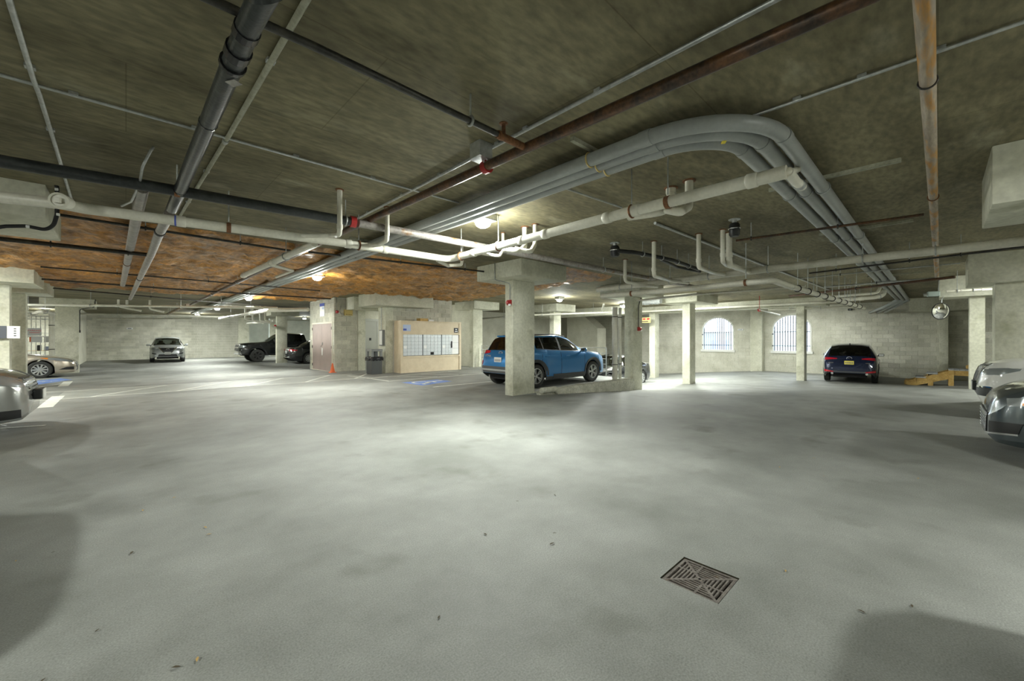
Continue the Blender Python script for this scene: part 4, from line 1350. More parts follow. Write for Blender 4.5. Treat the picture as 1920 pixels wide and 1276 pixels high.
class Car:
    def __init__(s, name, label, cat, spec, paint, loc, yaw, glass='car_glass', group=None):
        s.sp, s.paint = spec, paint
        L, Wd = spec['L'], spec['W']
        s.L, s.Wd = L, Wd
        s.root = thing(name, label, cat, loc, yaw, group)
        s.glass = glass
        s.loft()
        s.wheels()
        s.inner()
    def loft(s):
        sp, L, Wd = s.sp, s.L, s.Wd
        top, belt, bot, plan = pchip(sp['top']), pchip(sp['belt']), pchip(sp['bot']), pchip(sp['plan'])
        rw = sp['rw']
        ra = rw + sp.get('gap', .065)
        ax = [sp['fo'], sp['fo'] + sp['wb']]
        st_ = set()
        n = int(L / .07)
        for i in range(n + 1):
            st_.add(round(L * i / n, 4))
        for q in (.02, .05, .09, L - .02, L - .05, L - .09):
            st_.add(q)
        for k in ('ws', 'rs'):
            if sp.get(k):
                st_.update([sp[k][0], sp[k][1]])
        for a, b in sp['win']:
            st_.update([a, b])
        st_.update(sp.get('doors', []))
        st_ = {q for q in st_ if all(abs(q - a) > ra + .03 or False for a in ax) or True}
        for a in ax:
            st_ = {q for q in st_ if not (a - ra - .012 < q < a + ra + .012) or q in sp.get('doors', [])}
            for k in range(17):
                st_.add(round(a - ra * math.cos(math.pi * k / 16), 4))
            st_.add(round(a - ra - .008, 4))
            st_.add(round(a + ra + .008, 4))
        S = sorted(st_)
        rows = []
        for q in S:
            zb = bot(q)
            for a in ax:
                if abs(q - a) <= ra + 1e-4:
                    zb = max(zb, rw * .98 + math.sqrt(max(0, ra * ra - (q - a) ** 2)))
            zc = max(top(q), zb + .03)
            zs = min(belt(q), zc - .012)
            zs = max(zs, zb + .012)
            hw = plan(q) * Wd / 2
            c = min(1, max(0, (zc - zs - .04) / .34))
            wr = hw * .82 * (1 - c) + min(hw * .9, Wd / 2 * sp.get('roofw', .70)) * c
            zr = zc - (.02 * (1 - c) + .065 * c)
            zr = max(zr, zs + .004)
            dz = zs - zb
            A4 = Vector((hw * .955, zs))
            R = Vector((wr, zr))
            pts = [Vector((hw * .93, zb)), Vector((hw * .985, zb + .12 * dz)), Vector((hw, zb + .42 * dz)), Vector((hw * .992, zb + .78 * dz)), A4]
            for f_, bl in ((.09, .0), (.5, .014), (.9, .004)):
                v = A4.lerp(R, f_)
                v.x += bl * c
                pts.append(v)
            pts.append(R)
            pts.append(Vector((wr * .62, zc - (zc - zr) * .28)))
            pts.append(Vector((0, zc)))
            rows.append(pts)
        s.S, s.rows = S, rows
        nr = len(rows[0])
        def P(i, j, sd):
            v = rows[i][j]
            return Vector((L / 2 - S[i], sd * v.x, v.y))
        parts = {}
        allm = MB()
        def put(key, quad):
            parts.setdefault(key, MB()).add(quad, [tuple(range(len(quad)))])
            allm.add(quad, [tuple(range(len(quad)))])
        ws, rs = sp.get('ws', (9, 9)), sp.get('rs', (99, 99))
        bf, br = sp.get('bump_f', .32), L - sp.get('bump_r', .30)
        doors = sp.get('doors', [])
        for i in range(len(S) - 1):
            m = (S[i] + S[i + 1]) / 2
            for sd in (1, -1):
                for j in range(nr - 1):
                    quad = [P(i, j, sd), P(i + 1, j, sd), P(i + 1, j + 1, sd), P(i, j + 1, sd)]
                    key = ('body', 0, 0)
                    if j in (5, 6):
                        for k, (a, b) in enumerate(sp['win']):
                            if a - 1e-5 <= m <= b + 1e-5:
                                key = ('side_window', sd, k)
                        if key[0] == 'body' and sp['win'][0][0] < m < sp['win'][-1][1]:
                            key = ('window_pillar', 0, 0)
                    if j >= 8:
                        if ws[0] <= m <= ws[1]:
                            key = ('windshield', 0, 0)
                        elif rs[0] <= m <= rs[1]:
                            key = ('rear_window', 0, 0)
                        elif ws[1] < m < rs[0]:
                            key = ('roof', 0, 0)
                        elif m < ws[0]:
                            key = ('hood', 0, 0)
                    if key[0] == 'body':
                        if j >= 4 and m < ws[0]:
                            key = ('hood', 0, 0)
                        elif j == 0:
                            key = ('lower_cladding', 0, 0)
                        elif m < bf and j < 4:
                            key = ('front_bumper', 0, 0)
                        elif m > br and j < 4:
                            key = ('rear_bumper', 0, 0)
                        elif m > rs[1] and j >= 4:
                            key = ('tailgate', 0, 0)
                        elif j <= 4:
                            for k in range(len(doors) - 1):
                                if doors[k] <= m <= doors[k + 1]:
                                    key = ('door', sd, k)
                    put(key, quad)
        for i, key in ((0, 'front_bumper'), (len(S) - 1, 'rear_bumper')):
            ring = [P(i, j, 1) for j in range(nr)] + [P(i, j, -1) for j in reversed(range(nr - 1))]
            put((key, 0, 0), ring)
        s.parts = {}
        clad = sp.get('clad')
        for key, mb in parts.items():
            nm = key[0]
            mt = s.paint
            if nm == 'side_window':
                mt = sp.get('side_glass', s.glass)
                if isinstance(mt, (list, tuple)):
                    mt = mt[key[2]]
            elif nm == 'window_pillar':
                mt = 'black_plastic'
            elif nm in ('windshield',):
                mt = s.glass
            elif nm == 'rear_window':
                mt = sp.get('rear_glass', 'car_glass_dark')
            elif nm == 'lower_cladding':
                mt = clad or s.paint
            elif nm in ('front_bumper', 'rear_bumper') and sp.get('bumper_mat'):
                mt = sp['bumper_mat']
            bm = bmesh.new()
            vs = [bm.verts.new(v) for v in mb.v]
            for f in mb.f:
                try:
                    bm.faces.new([vs[k] for k in f])
                except ValueError:
                    pass
            bmesh.ops.remove_doubles(bm, verts=list(bm.verts), dist=.0008)
            bmesh.ops.recalc_face_normals(bm, faces=list(bm.faces))
            me = bpy.data.meshes.new(nm)
            bm.to_mesh(me)
            bm.free()
            for p in me.polygons:
                p.use_smooth = True
            try:
                me.set_sharp_from_angle(angle=math.radians(48))
            except Exception:
                pass
            me.materials.append(MATS[mt])
            o = bpy.data.objects.new(nm, me)
            COL.objects.link(o)
            o.parent = s.root
            s.parts[key] = o
        s.bvh = BVHTree.FromPolygons([tuple(v) for v in allm.v], [f for f in allm.f if len(f) <= 4] + [f for f in allm.f if len(f) > 4])
    def pt(s, view, a, b):
        L = s.L
        if view == 'F':
            o, d = Vector((L, a, b)), Vector((-1, 0, 0))
        elif view == 'R':
            o, d = Vector((-L, a, b)), Vector((1, 0, 0))
        elif view == '+':
            o, d = Vector((L / 2 - a, 3, b)), Vector((0, -1, 0))
        elif view == '-':
            o, d = Vector((L / 2 - a, -3, b)), Vector((0, 1, 0))
        else:
            o, d = Vector((L / 2 - a, b, 3)), Vector((0, 0, -1))
        h = s.bvh.ray_cast(o, d)
        if h[0] is None:
            return None, -d
        n = h[1]
        if n.dot(d) > 0:
            n = -n
        return h[0], n
    def patch(s, name, view, lo, hi, mat, e=.006, n=4, k=None, parent=None, thick=.014, lim=.40):
        """strip between two polylines in the view plane, wrapped onto the body"""
        def dens(pl, m):
            out = []
            seg = len(pl) - 1
            for i in range(m + 1):
                t = i / m * seg
                q = min(int(t), seg - 1)
                f = t - q
                out.append((pl[q][0] * (1 - f) + pl[q + 1][0] * f, pl[q][1] * (1 - f) + pl[q + 1][1] * f))
            return out
        k = k or max(6, 4 * (len(lo) - 1))
        A, B = dens(lo, k), dens(hi, k)
        grid = []
        last = None
        for j in range(n + 1):
            row = []
            for i in range(k + 1):
                a = A[i][0] + (B[i][0] - A[i][0]) * j / n
                b = A[i][1] + (B[i][1] - A[i][1]) * j / n
                p, nr = s.pt(view, a, b)
                if p is not None and view in 'FR' and s.L / 2 - abs(p.x) > lim:
                    row.append(None)
                    continue
                if p is None:
                    if last is None:
                        row.append(None)
                        continue
                    p, nr = last
                last = (p, nr)
                row.append((p + nr * e, p - nr * thick))
            grid.append(row)
        m = MB()
        for j in range(n):
            for i in range(k):
                q = [grid[j][i], grid[j][i + 1], grid[j + 1][i + 1], grid[j + 1][i]]
                if any(x is None for x in q):
                    continue
                m.add([x[0] for x in q], [(0, 1, 2, 3)])
        bd = [(0, i) for i in range(k + 1)] + [(j, k) for j in range(1, n + 1)] + [(n, i) for i in range(k - 1, -1, -1)] + [(j, 0) for j in range(n - 1, 0, -1)]
        for q in range(len(bd)):
            a, b = grid[bd[q][0]][bd[q][1]], grid[bd[(q + 1) % len(bd)][0]][bd[(q + 1) % len(bd)][1]]
            if a is None or b is None:
                continue
            m.add([a[0], b[0], b[1], a[1]], [(0, 1, 2, 3)])
        if not m.v:
            return None
        bm = bmesh.new()
        vs = [bm.verts.new(v) for v in m.v]
        for f in m.f:
            bm.faces.new([vs[i] for i in f])
        bmesh.ops.remove_doubles(bm, verts=list(bm.verts), dist=.0004)
        bmesh.ops.recalc_face_normals(bm, faces=list(bm.faces))
        me = bpy.data.meshes.new(name)
        bm.to_mesh(me)
        bm.free()
        for p in me.polygons:
            p.use_smooth = True
        try:
            me.set_sharp_from_angle(angle=math.radians(50))
        except Exception:
            pass
        me.materials.append(MATS[mat])
        o = bpy.data.objects.new(name, me)
        COL.objects.link(o)
        o.parent = parent or s.root
        return o
    def both(s, name, view, lo, hi, mat, **kw):
        if view in ('F', 'R'):
            s.patch(name, view, lo, hi, mat, **kw)
            s.patch(name, view, [(-a, b) for a, b in lo], [(-a, b) for a, b in hi], mat, **kw)
        else:
            s.patch(name, '+', lo, hi, mat, **kw)
            s.patch(name, '-', lo, hi, mat, **kw)
    def wheels(s):
        sp = s.sp
        rw, wd = sp['rw'], sp.get('tw', .215)
        t, rm, spk, disc = wheel_meshes(rw, wd, sp.get('spokes', 5), None, sp.get('wstyle', 'twin'))
        ms = []
        for mb, nm, mt in ((t, 'tyre', 'tyre'), (rm, 'rim', sp.get('rim', 'alloy')), (spk, 'spokes', sp.get('rim', 'alloy')), (disc, 'brake_disc', 'black_plastic')):
            me = bpy.data.meshes.new(nm)
            me.from_pydata([tuple(v) for v in mb.v], [], mb.f)
            bm = bmesh.new()
            bm.from_mesh(me)
            if nm == 'rim':
                big = [f for f in bm.faces if len(f.verts) > 8]
                bmesh.ops.delete(bm, geom=big, context='FACES')
            bmesh.ops.recalc_face_normals(bm, faces=list(bm.faces))
            bm.to_mesh(me)
            bm.free()
            for p in me.polygons:
                p.use_smooth = True
            try:
                me.set_sharp_from_angle(angle=math.radians(40))
            except Exception:
                pass
            me.materials.append(MATS[mt])
            ms.append(me)
        for a in (sp['fo'], sp['fo'] + sp['wb']):
            for sd in (1, -1):
                o = bpy.data.objects.new('tyre', ms[0])
                COL.objects.link(o)
                o.parent = s.root
                o.location = (s.L / 2 - a, sd * (s.Wd / 2 - wd / 2 - .02), rw)
                o.rotation_euler = (0, 0, 0 if sd > 0 else math.pi)
                for me in ms[1:]:
                    c = bpy.data.objects.new(me.name.split('.')[0], me)
                    COL.objects.link(c)
                    c.parent = o
    def inner(s):
        sp, L, Wd = s.sp, s.L, s.Wd
        x0 = L / 2
        zb = sp.get('belly', .22)
        m = MB()
        m.box((0, 0, (zb + .62) / 2), (L * .90, Wd * .60, .62 - zb))
        m.build('underbody', 'dark_hole', s.root, local=True)
        fl_ = MB().box((x0 - sp.get('cab', (1.4, 3.6))[0] - (sp.get('cab', (1.4, 3.6))[1] - sp.get('cab', (1.4, 3.6))[0]) / 2, 0, .60), (sp.get('cab', (1.4, 3.6))[1] - sp.get('cab', (1.4, 3.6))[0], Wd * .88, .1))
        fl_.build('cabin_floor', 'dark_hole', s.root, local=True)
        H = sp['H']
        for sx in sp.get('seats', (2.05, 2.95)):
            for sd in (.36, -.36):
                b = MB()
                b.box((x0 - sx, sd, .72), (.48, .46, .16), 0, .05)
                t = MB().box((0, 0, .28), (.13, .44, .56), 0, .05)
                t.xform(Matrix.Translation((x0 - sx - .24, sd, .72)) @ Matrix.Rotation(-.3, 4, 'Y'))
                b.add(t.v, t.f)
                hd = MB().box((0, 0, .66), (.09, .24, .16), 0, .04)
                hd.xform(Matrix.Translation((x0 - sx - .24, sd, .70)) @ Matrix.Rotation(-.3, 4, 'Y'))
                b.add(hd.v, hd.f)
                b.build('seat', 'seat_cloth', s.root, smooth='auto', local=True)
        dq = sp['ws'][0] + .30
        MB().box((x0 - dq, 0, sp['dash']), (.4, Wd * .80, .16), 0, .05).build('dashboard', 'seat_cloth', s.root, local=True)
    def mirror(s, sx, z, mat=None, size=(.10, .20, .13)):
        for sd in (1, -1):
            p, n = s.pt('+' if sd > 0 else '-', sx, z - .04)
            y = (p.y if p is not None else sd * s.Wd / 2) + sd * .13
            q = Vector((s.L / 2 - sx, y, z + .02))
            b = MB().box(q, size, 0, .045)
            o = b.build('side_mirror', mat or s.paint, s.root, smooth=True, local=True)
            MB().tube([q - Vector((0, sd * .18, .05)), q - Vector((0, sd * .05, .03))], .025, 8).build('mirror_arm', 'black_plastic', o, local=True)
            MB().box(q - Vector((size[0] / 2 + .001, 0, 0)), (.006, size[1] * .8, size[2] * .75), 0, .002).build('mirror_glass', 'mirror', o, local=True)
    def plate(s, view, z, mat, y=0.0, w=.31, h=.155, ink=True):
        p, n = s.pt(view, y, z)
        if p is None:
            return
        sg = 1 if view == 'F' else -1
        x = p.x + sg * .012
        o = MB().box((x, y, z), (.012, w, h), 0, .004).build('number_plate', mat, s.root, local=True)
        if ink:
            for k in range(6):
                MB().box((x + sg * .0065, y - w * .36 + k * w * .145, z - .005), (.002, w * .075, h * .42)).build('plate_mark', 'plate_ink', o, local=True)
    def emblem(s, view, z, rx, rz, mat='chrome', y=0.0):
        p, n = s.pt(view, y, z)
        sg = 1 if view == 'F' else -1
        x = p.x + sg * .012
        m = MB()
        pts = [Vector((x, y + rx * math.cos(a * math.pi / 10), z + rz * math.sin(a * math.pi / 10))) for a in range(21)]
        m.tube(pts, min(rx, rz) * .16, 6, caps=False)
        m.tube([(x, y - rx * .55, z + rz * .2), (x, y, z - rz * .25), (x, y + rx * .55, z + rz * .2)], min(rx, rz) * .13, 6)
        m.build('emblem', mat, s.root, local=True)
    def gaps(s, xs, z0, z1):
        for q in xs:
            s.both('door_gap', '+', [(q - .006, z0), (q - .006, z1)], [(q + .006, z0), (q + .006, z1)], 'dark_hole', e=.0015, n=1, k=10, thick=.002)
    def handles(s, xs, z, mat=None):
        for q in xs:
            for vw in '+-':
                p, n = s.pt(vw, q, z)
                if p is not None:
                    sd = 1 if vw == '+' else -1
                    MB().box((p.x, p.y + sd * .022, z), (.19, .02, .028), 0, .009).build('door_handle', mat or s.paint, s.root, local=True, smooth=True)
    def arches(s, mat, w=.06):
        sp = s.sp
        ra = sp['rw'] + sp.get('gap', .065)
        for a in (sp['fo'], sp['fo'] + sp['wb']):
            lo = [(a - (ra + .002) * math.cos(math.pi * (.02 + .96 * k / 20)), sp['rw'] * .98 + (ra + .002) * math.sin(math.pi * (.02 + .96 * k / 20))) for k in range(21)]
            hi = [(a - (ra + w) * math.cos(math.pi * (.0 + 1.0 * k / 20)), sp['rw'] * .98 + (ra + w) * math.sin(math.pi * (.0 + 1.0 * k / 20))) for k in range(21)]
            s.both('arch_flare', '+', lo, hi, mat, e=.016, n=2, k=40)

ZH = lambda x, y: hf(x, y)
CROSS = dict(L=4.165, W=1.80, H=1.55, wb=2.60, fo=.83, rw=.335, roofw=.70, gap=.055,
             top=[(0, .60), (.03, .72), (.10, .86), (.35, .96), (.9, 1.03), (1.18, 1.08), (1.95, 1.49), (2.4, 1.55), (3.2, 1.53), (3.66, 1.47), (3.95, 1.06), (4.08, .88), (4.14, .74), (4.165, .58)],
             belt=[(0, .58), (.3, .84), (1.1, .96), (2.4, 1.01), (3.3, 1.07), (3.75, 1.10), (4.0, .98), (4.165, .56)],
             bot=[(0, .34), (.06, .24), (.4, .20), (3.7, .20), (3.95, .28), (4.165, .40)],
             plan=[(0, .68), (.06, .80), (.2, .90), (.5, .97), (.9, 1), (3.3, 1), (3.8, .95), (4.02, .88), (4.12, .82), (4.165, .74)],
             ws=(1.18, 1.93), rs=(3.66, 3.95), win=[(1.52, 2.36), (2.44, 3.12), (3.18, 3.46)], doors=[1.28, 2.40, 3.22], dash=1.0, cab=(1.3, 3.8), clad='dark_cladding', bump_r=.22)

def stamp_kona():
    c = Car('crossover_car', 'bright blue crossover parked behind the capped concrete column', 'car', dict(CROSS, side_glass=['car_glass', 'car_glass_dark', 'car_glass_dark']), 'paint_kona', (9.75, 8.62, 0), math.radians(-1.5))
    c.arches('dark_cladding', .085)
    c.both('sill_cladding', '+', [(1.25, .22), (3.05, .22)], [(1.25, .36), (3.05, .36)], 'dark_cladding', e=.012)
    c.patch('bumper_cladding', 'R', [(-.80, .30), (.80, .30)], [(-.80, .60), (.80, .60)], 'dark_cladding', e=.012, n=5, k=24)
    c.patch('bumper_silver', 'R', [(-.70, .36), (.70, .36)], [(-.74, .52), (.74, .52)], 'silver_trim', e=.03, n=3, k=24)
    c.patch('bumper_insert', 'R', [(-.58, .415), (.58, .415)], [(-.62, .475), (.62, .475)], 'dark_cladding', e=.038, n=2, k=24)
    c.both('tail_light', 'R', [(.50, .97), (.78, .93)], [(.52, 1.03), (.78, 1.05)], 'tail_red', e=.012)
    c.both('reverse_lamp', 'R', [(.70, .62), (.80, .62)], [(.68, .74), (.79, .76)], 'tail_red', e=.018)
    c.both('window_trim', '+', [(1.45, 1.00), (3.4, 1.085)], [(1.45, 1.012), (3.4, 1.097)], 'black_plastic', e=.006, n=1, k=20)
    c.both('head_lamp', 'F', [(.45, .58), (.76, .62)], [(.45, .72), (.74, .74)], 'lamp_clear', e=.012)
    c.patch('grille', 'F', [(-.40, .42), (.40, .42)], [(-.42, .68), (.42, .68)], 'black_plastic', e=.01)
    c.plate('R', .78, 'plate_white')
    c.emblem('R', .98, .075, .045)
    c.mirror(1.45, 1.02)
    c.gaps([1.28, 2.40, 3.22], .34, 1.0)
    c.handles([2.15, 3.02], .88)
    rail = [(1.75, 1.0), (3.5, 1.0)]
    for sd in (1, -1):
        pts = []
        for k in range(12):
            q = 1.95 + k * .15
            p, n = c.pt('T', q, sd * .60)
            pts.append(p + Vector((0, 0, .028)))
        MB().tube(pts, .014, 8).build('roof_rail', 'black_plastic', c.root, smooth=True, local=True)
    p, n = c.pt('R', .50, .88)
    text_mesh('lettering', 'KONA', .09, 'chrome', c.root, c.root.matrix_basis @ frame_mat((p.x - .012, .50, .885), (0, -1, 0), (0, 0, 1)))
    MB().box((-1.49, 0, 1.462), (.24, 1.14, .05), 0, .02).build('spoiler', 'paint_kona', c.root, local=True)
    return c
stamp_kona()

SUV = dict(L=4.55, W=1.84, H=1.68, wb=2.70, fo=.90, rw=.355, roofw=.68, gap=.055, belly=.24,
           top=[(0, .62), (.03, .78), (.10, .92), (.4, 1.02), (1.0, 1.08), (1.35, 1.13), (2.2, 1.60), (2.7, 1.68), (3.5, 1.655), (4.02, 1.58), (4.34, 1.14), (4.47, .96), (4.53, .82), (4.55, .62)],
           belt=[(0, .60), (.3, .88), (1.2, 1.02), (2.6, 1.08), (3.8, 1.14), (4.15, 1.12), (4.4, 1.0), (4.55, .6)],
           bot=[(0, .36), (.06, .27), (.4, .22), (4.1, .22), (4.35, .30), (4.55, .42)],
           plan=[(0, .68), (.06, .80), (.2, .90), (.55, .97), (1.0, 1), (3.7, 1), (4.2, .96), (4.42, .90), (4.51, .84), (4.55, .76)],
           ws=(1.35, 2.18), rs=(4.02, 4.34), win=[(1.75, 2.62), (2.70, 3.48), (3.54, 3.86)], doors=[1.45, 2.66, 3.55], dash=1.06, cab=(1.5, 4.2), clad='dark_cladding', seats=(2.3, 3.2))
def navy():
    x, y = 23.9, 2.72
    c = Car('suv_car', 'dark navy suv facing the block wall, yellow number plate', 'car', dict(SUV, side_glass='car_glass_dark'), 'paint_navy', (x + .32, y, ZH(x, y) + .015), math.radians(4))
    c.arches('dark_cladding', .06)
    c.patch('bumper_cladding', 'R', [(-.78, .30), (.78, .30)], [(-.82, .50), (.82, .50)], 'dark_cladding', e=.012, n=4, k=24)
    c.both('tail_light', 'R', [(.40, 1.0), (.62, .98), (.82, .95)], [(.40, 1.035), (.62, 1.06), (.80, 1.06)], 'tail_red', e=.014)
    c.both('bumper_reflector', 'R', [(.52, .45), (.82, .47)], [(.52, .49), (.82, .56)], 'tail_red', e=.022)
    c.plate('R', .86, 'plate_yellow')
    c.emblem('R', 1.04, .085, .06)
    c.mirror(1.72, 1.10)
    c.gaps([1.45, 2.66, 3.55], .40, 1.08)
    c.handles([2.4, 3.35], .95)
    for sd in (1, -1):
        p, n = c.pt('R', sd * .58, .45)
        MB().tube([(p.x + .08, sd * .56, .40), (p.x - .03, sd * .56, .40)], .045, 14).build('exhaust_tip', 'chrome', c.root, smooth='auto', local=True)
    p, n = c.pt('T', 3.85, 0)
    MB().prism([(p.x - .09, p.z), (p.x + .10, p.z), (p.x - .06, p.z + .055)], -.015, .015, 'XZ').build('shark_fin_aerial', 'paint_navy', c.root, local=True)
    p, n = c.pt('R', 0, 1.1)
    c.patch('badge', 'R', [(.52, .83), (.68, .83)], [(.52, .86), (.68, .86)], 'chrome', e=.008, n=1, k=4)
    c.patch('badge', 'R', [(-.66, .83), (-.52, .83)], [(-.66, .86), (-.52, .86)], 'chrome', e=.008, n=1, k=4)
navy()

def rogue():
    x, y = 2.1, 37.0
    c = Car('suv_car', 'silver suv facing out from the block back wall, chrome v grille', 'car', dict(SUV, clad='dark_cladding'), 'paint_silver', (x, y, ZH(x, y)), math.radians(-93))
    c.both('head_lamp', 'F', [(.46, .80), (.60, .82), (.82, .86)], [(.44, .90), (.60, .95), (.80, .99)], 'lamp_clear', e=.012)
    c.patch('grille', 'F', [(-.24, .68), (.24, .68)], [(-.44, .95), (.44, .95)], 'black_plastic', e=.012)
    c.patch('grille_chrome', 'F', [(.18, .64), (.24, .66)], [(.40, .97), (.48, .97)], 'chrome', e=.02)
    c.patch('grille_chrome', 'F', [(-.18, .64), (-.24, .66)], [(-.40, .97), (-.48, .97)], 'chrome', e=.02)
    c.patch('grille_chrome', 'F', [(-.22, .63), (.22, .63)], [(-.24, .67), (.24, .67)], 'chrome', e=.02)
    c.patch('lower_intake', 'F', [(-.50, .38), (.50, .38)], [(-.44, .54), (.44, .54)], 'black_plastic', e=.012)
    c.both('fog_lamp_recess', 'F', [(.56, .52), (.76, .56)], [(.56, .58), (.78, .64)], 'black_plastic', e=.012)
    c.plate('F', .60, 'plate_white')
    c.emblem('F', .84, .08, .06)
    c.mirror(1.7, 1.10)
    for sd in (1, -1):
        pts = [c.pt('T', 2.4 + k * .17, sd * .60)[0] + Vector((0, 0, .035)) for k in range(10)]
        MB().tube(pts, .016, 8).build('roof_rail', 'silver_trim', c.root, smooth=True, local=True)
    c.gaps([1.45, 2.66, 3.55], .40, 1.08)
rogue()

TRUCK = dict(L=5.85, W=2.03, H=1.95, wb=3.65, fo=1.02, rw=.42, tw=.28, roofw=.74, gap=.09, belly=.42, spokes=6, wstyle='single', rim='alloy_dark',
             top=[(0, .80), (.04, 1.08), (.10, 1.20), (.5, 1.28), (1.3, 1.33), (1.62, 1.38), (2.35, 1.88), (2.8, 1.96), (3.7, 1.93), (3.95, 1.88), (4.10, 1.42), (4.2, 1.38), (5.7, 1.38), (5.82, 1.2), (5.85, .8)],
             belt=[(0, .78), (.2, 1.08), (1.5, 1.26), (4.0, 1.30), (5.7, 1.32), (5.85, .78)],
             bot=[(0, .55), (.1, .48), (.5, .46), (5.4, .50), (5.85, .60)],
             plan=[(0, .80), (.08, .90), (.3, .97), (.7, 1), (5.5, 1), (5.8, .97), (5.85, .92)],
             ws=(1.62, 2.33), rs=(3.95, 4.10), win=[(1.95, 2.85), (2.95, 3.75)], doors=[1.75, 2.90, 3.95], dash=1.3, cab=(1.8, 3.9), seats=(2.6, 3.3), clad=None, bump_f=.2)
def truck():
    x, y = 5.3 + 2.925, 32.05
    c = Car('pickup_truck', 'black pickup truck with black wheels parked behind a column', 'truck', dict(TRUCK, side_glass='car_glass_dark'), 'paint_black', (x, y, ZH(x, y)), math.radians(180))
    c.both('head_lamp', 'F', [(.62, .95), (.96, .95)], [(.62, 1.14), (.96, 1.12)], 'lamp_clear', e=.014)
    c.both('head_lamp_side', '+', [(.05, .96), (.30, 1.0)], [(.05, 1.13), (.30, 1.10)], 'lamp_clear', e=.012)
    c.patch('grille', 'F', [(-.58, .78), (.58, .78)], [(-.60, 1.12), (.60, 1.12)], 'black_plastic', e=.014)
    c.patch('grille_bar', 'F', [(-.60, .94), (.60, .94)], [(-.60, .98), (.60, .98)], 'chrome', e=.03)
    c.patch('chrome_bumper', 'F', [(-.92, .52), (.92, .52)], [(-.92, .72), (.92, .72)], 'chrome', e=.03, k=24)
    c.arches('black_plastic', .07)
    c.mirror(2.0, 1.38, 'paint_black', (.12, .24, .22))
    c.gaps([1.75, 2.90, 3.95], .55, 1.28)
    c.handles([2.7, 3.75], 1.12)
truck()

SEDAN = dict(L=4.82, W=1.84, H=1.47, wb=2.80, fo=.95, rw=.335, roofw=.64, gap=.05, belly=.18, spokes=10, wstyle='single',
             top=[(0, .48), (.03, .58), (.10, .66), (.4, .80), (1.0, .91), (1.45, .97), (2.3, 1.40), (2.7, 1.47), (3.2, 1.45), (3.6, 1.36), (4.25, 1.06), (4.65, 1.02), (4.76, .92), (4.82, .62)],
             belt=[(0, .46), (.3, .68), (1.2, .88), (2.6, .93), (3.8, 1.0), (4.5, .98), (4.82, .60)],
             bot=[(0, .26), (.06, .19), (.4, .17), (4.4, .18), (4.65, .26), (4.82, .36)],
             plan=[(0, .55), (.06, .70), (.2, .84), (.5, .95), (1.0, 1), (3.9, 1), (4.4, .95), (4.66, .88), (4.78, .80), (4.82, .70)],
             ws=(1.45, 2.28), rs=(3.6, 4.23), win=[(1.85, 2.62), (2.70, 3.40), (3.44, 3.66)], doors=[1.55, 2.66, 3.62], dash=.90, cab=(1.5, 3.9), seats=(2.2, 3.05), clad=None)
def front_bits(c, lamp_lo, lamp_hi, grille, extra=True):
    c.both('head_lamp', 'F', lamp_lo, lamp_hi, 'lamp_clear', e=.012)
    c.patch('grille', 'F', *grille, 'black_plastic', e=.012)
def sonata():
    x, y = -1.48 - 2.41, 24.95
    c = Car('sedan_car', 'beige sedan with amber corner lamp nosing out past the wide column', 'car', SEDAN, 'paint_beige', (x, y, ZH(x, y)), 0)
    c.both('head_lamp', '+', [(.10, .60), (.45, .66), (.80, .74)], [(.12, .66), (.45, .76), (.80, .80)], 'lamp_clear', e=.012)
    c.both('corner_lamp', '+', [(.74, .735), (.92, .785)], [(.74, .79), (.93, .805)], 'amber', e=.014)
    c.both('fog_lamp_recess', '+', [(.06, .30), (.45, .32)], [(.06, .42), (.25, .42)], 'black_plastic', e=.01)
    c.patch('grille', 'F', [(-.42, .40), (.42, .40)], [(-.46, .58), (.46, .58)], 'black_plastic', e=.01)
    for k in range(3):
        c.patch('grille_bar', 'F', [(-.42, .43 + k * .05), (.42, .43 + k * .05)], [(-.42, .445 + k * .05), (.42, .445 + k * .05)], 'chrome', e=.018)
    c.gaps([1.55, 2.66], .25, .92)
    c.mirror(1.8, .95)
sonata()
def dark_sedan():
    x, y = 7.15 + 2.41, 27.72
    c = Car('sedan_car', 'black sedan with red tail lamp partly hidden by the service door corner', 'car', SEDAN, 'paint_black', (x, y, ZH(x, y)), 0)
    c.both('tail_light', 'R', [(.50, .80), (.74, .80)], [(.48, .90), (.74, .92)], 'tail_red', e=.012)
    c.both('tail_light_side', '+', [(4.45, .80), (4.78, .80)], [(4.40, .87), (4.74, .92)], 'tail_red', e=.012)
    c.patch('bumper_trim', 'R', [(-.70, .42), (.70, .42)], [(-.70, .46), (.70, .46)], 'chrome', e=.014)
    c.plate('R', .72, 'plate_white')
dark_sedan()

HATCH = dict(SEDAN, L=4.6, W=1.85, H=1.6, wb=2.7, fo=.93, rw=.34,
             top=[(0, .56), (.03, .70), (.10, .80), (.4, .93), (1.0, 1.03), (1.3, 1.09), (2.1, 1.53), (2.6, 1.6), (3.4, 1.57), (4.0, 1.48), (4.36, 1.1), (4.5, .95), (4.56, .82), (4.6, .6)],
             belt=[(0, .54), (.3, .82), (1.1, .98), (2.6, 1.04), (3.8, 1.1), (4.3, 1.04), (4.6, .58)],
             bot=[(0, .26), (.06, .20), (.4, .18), (4.2, .2), (4.42, .28), (4.6, .4)],
             plan=[(0, .60), (.06, .74), (.2, .86), (.5, .95), (1.0, 1), (3.7, 1), (4.2, .95), (4.45, .88), (4.56, .82), (4.6, .72)],
             ws=(1.3, 2.08), rs=(4.0, 4.34), win=[(1.7, 2.5), (2.58, 3.3), (3.36, 3.7)], doors=[1.4, 2.54, 3.4], dash=1.02)
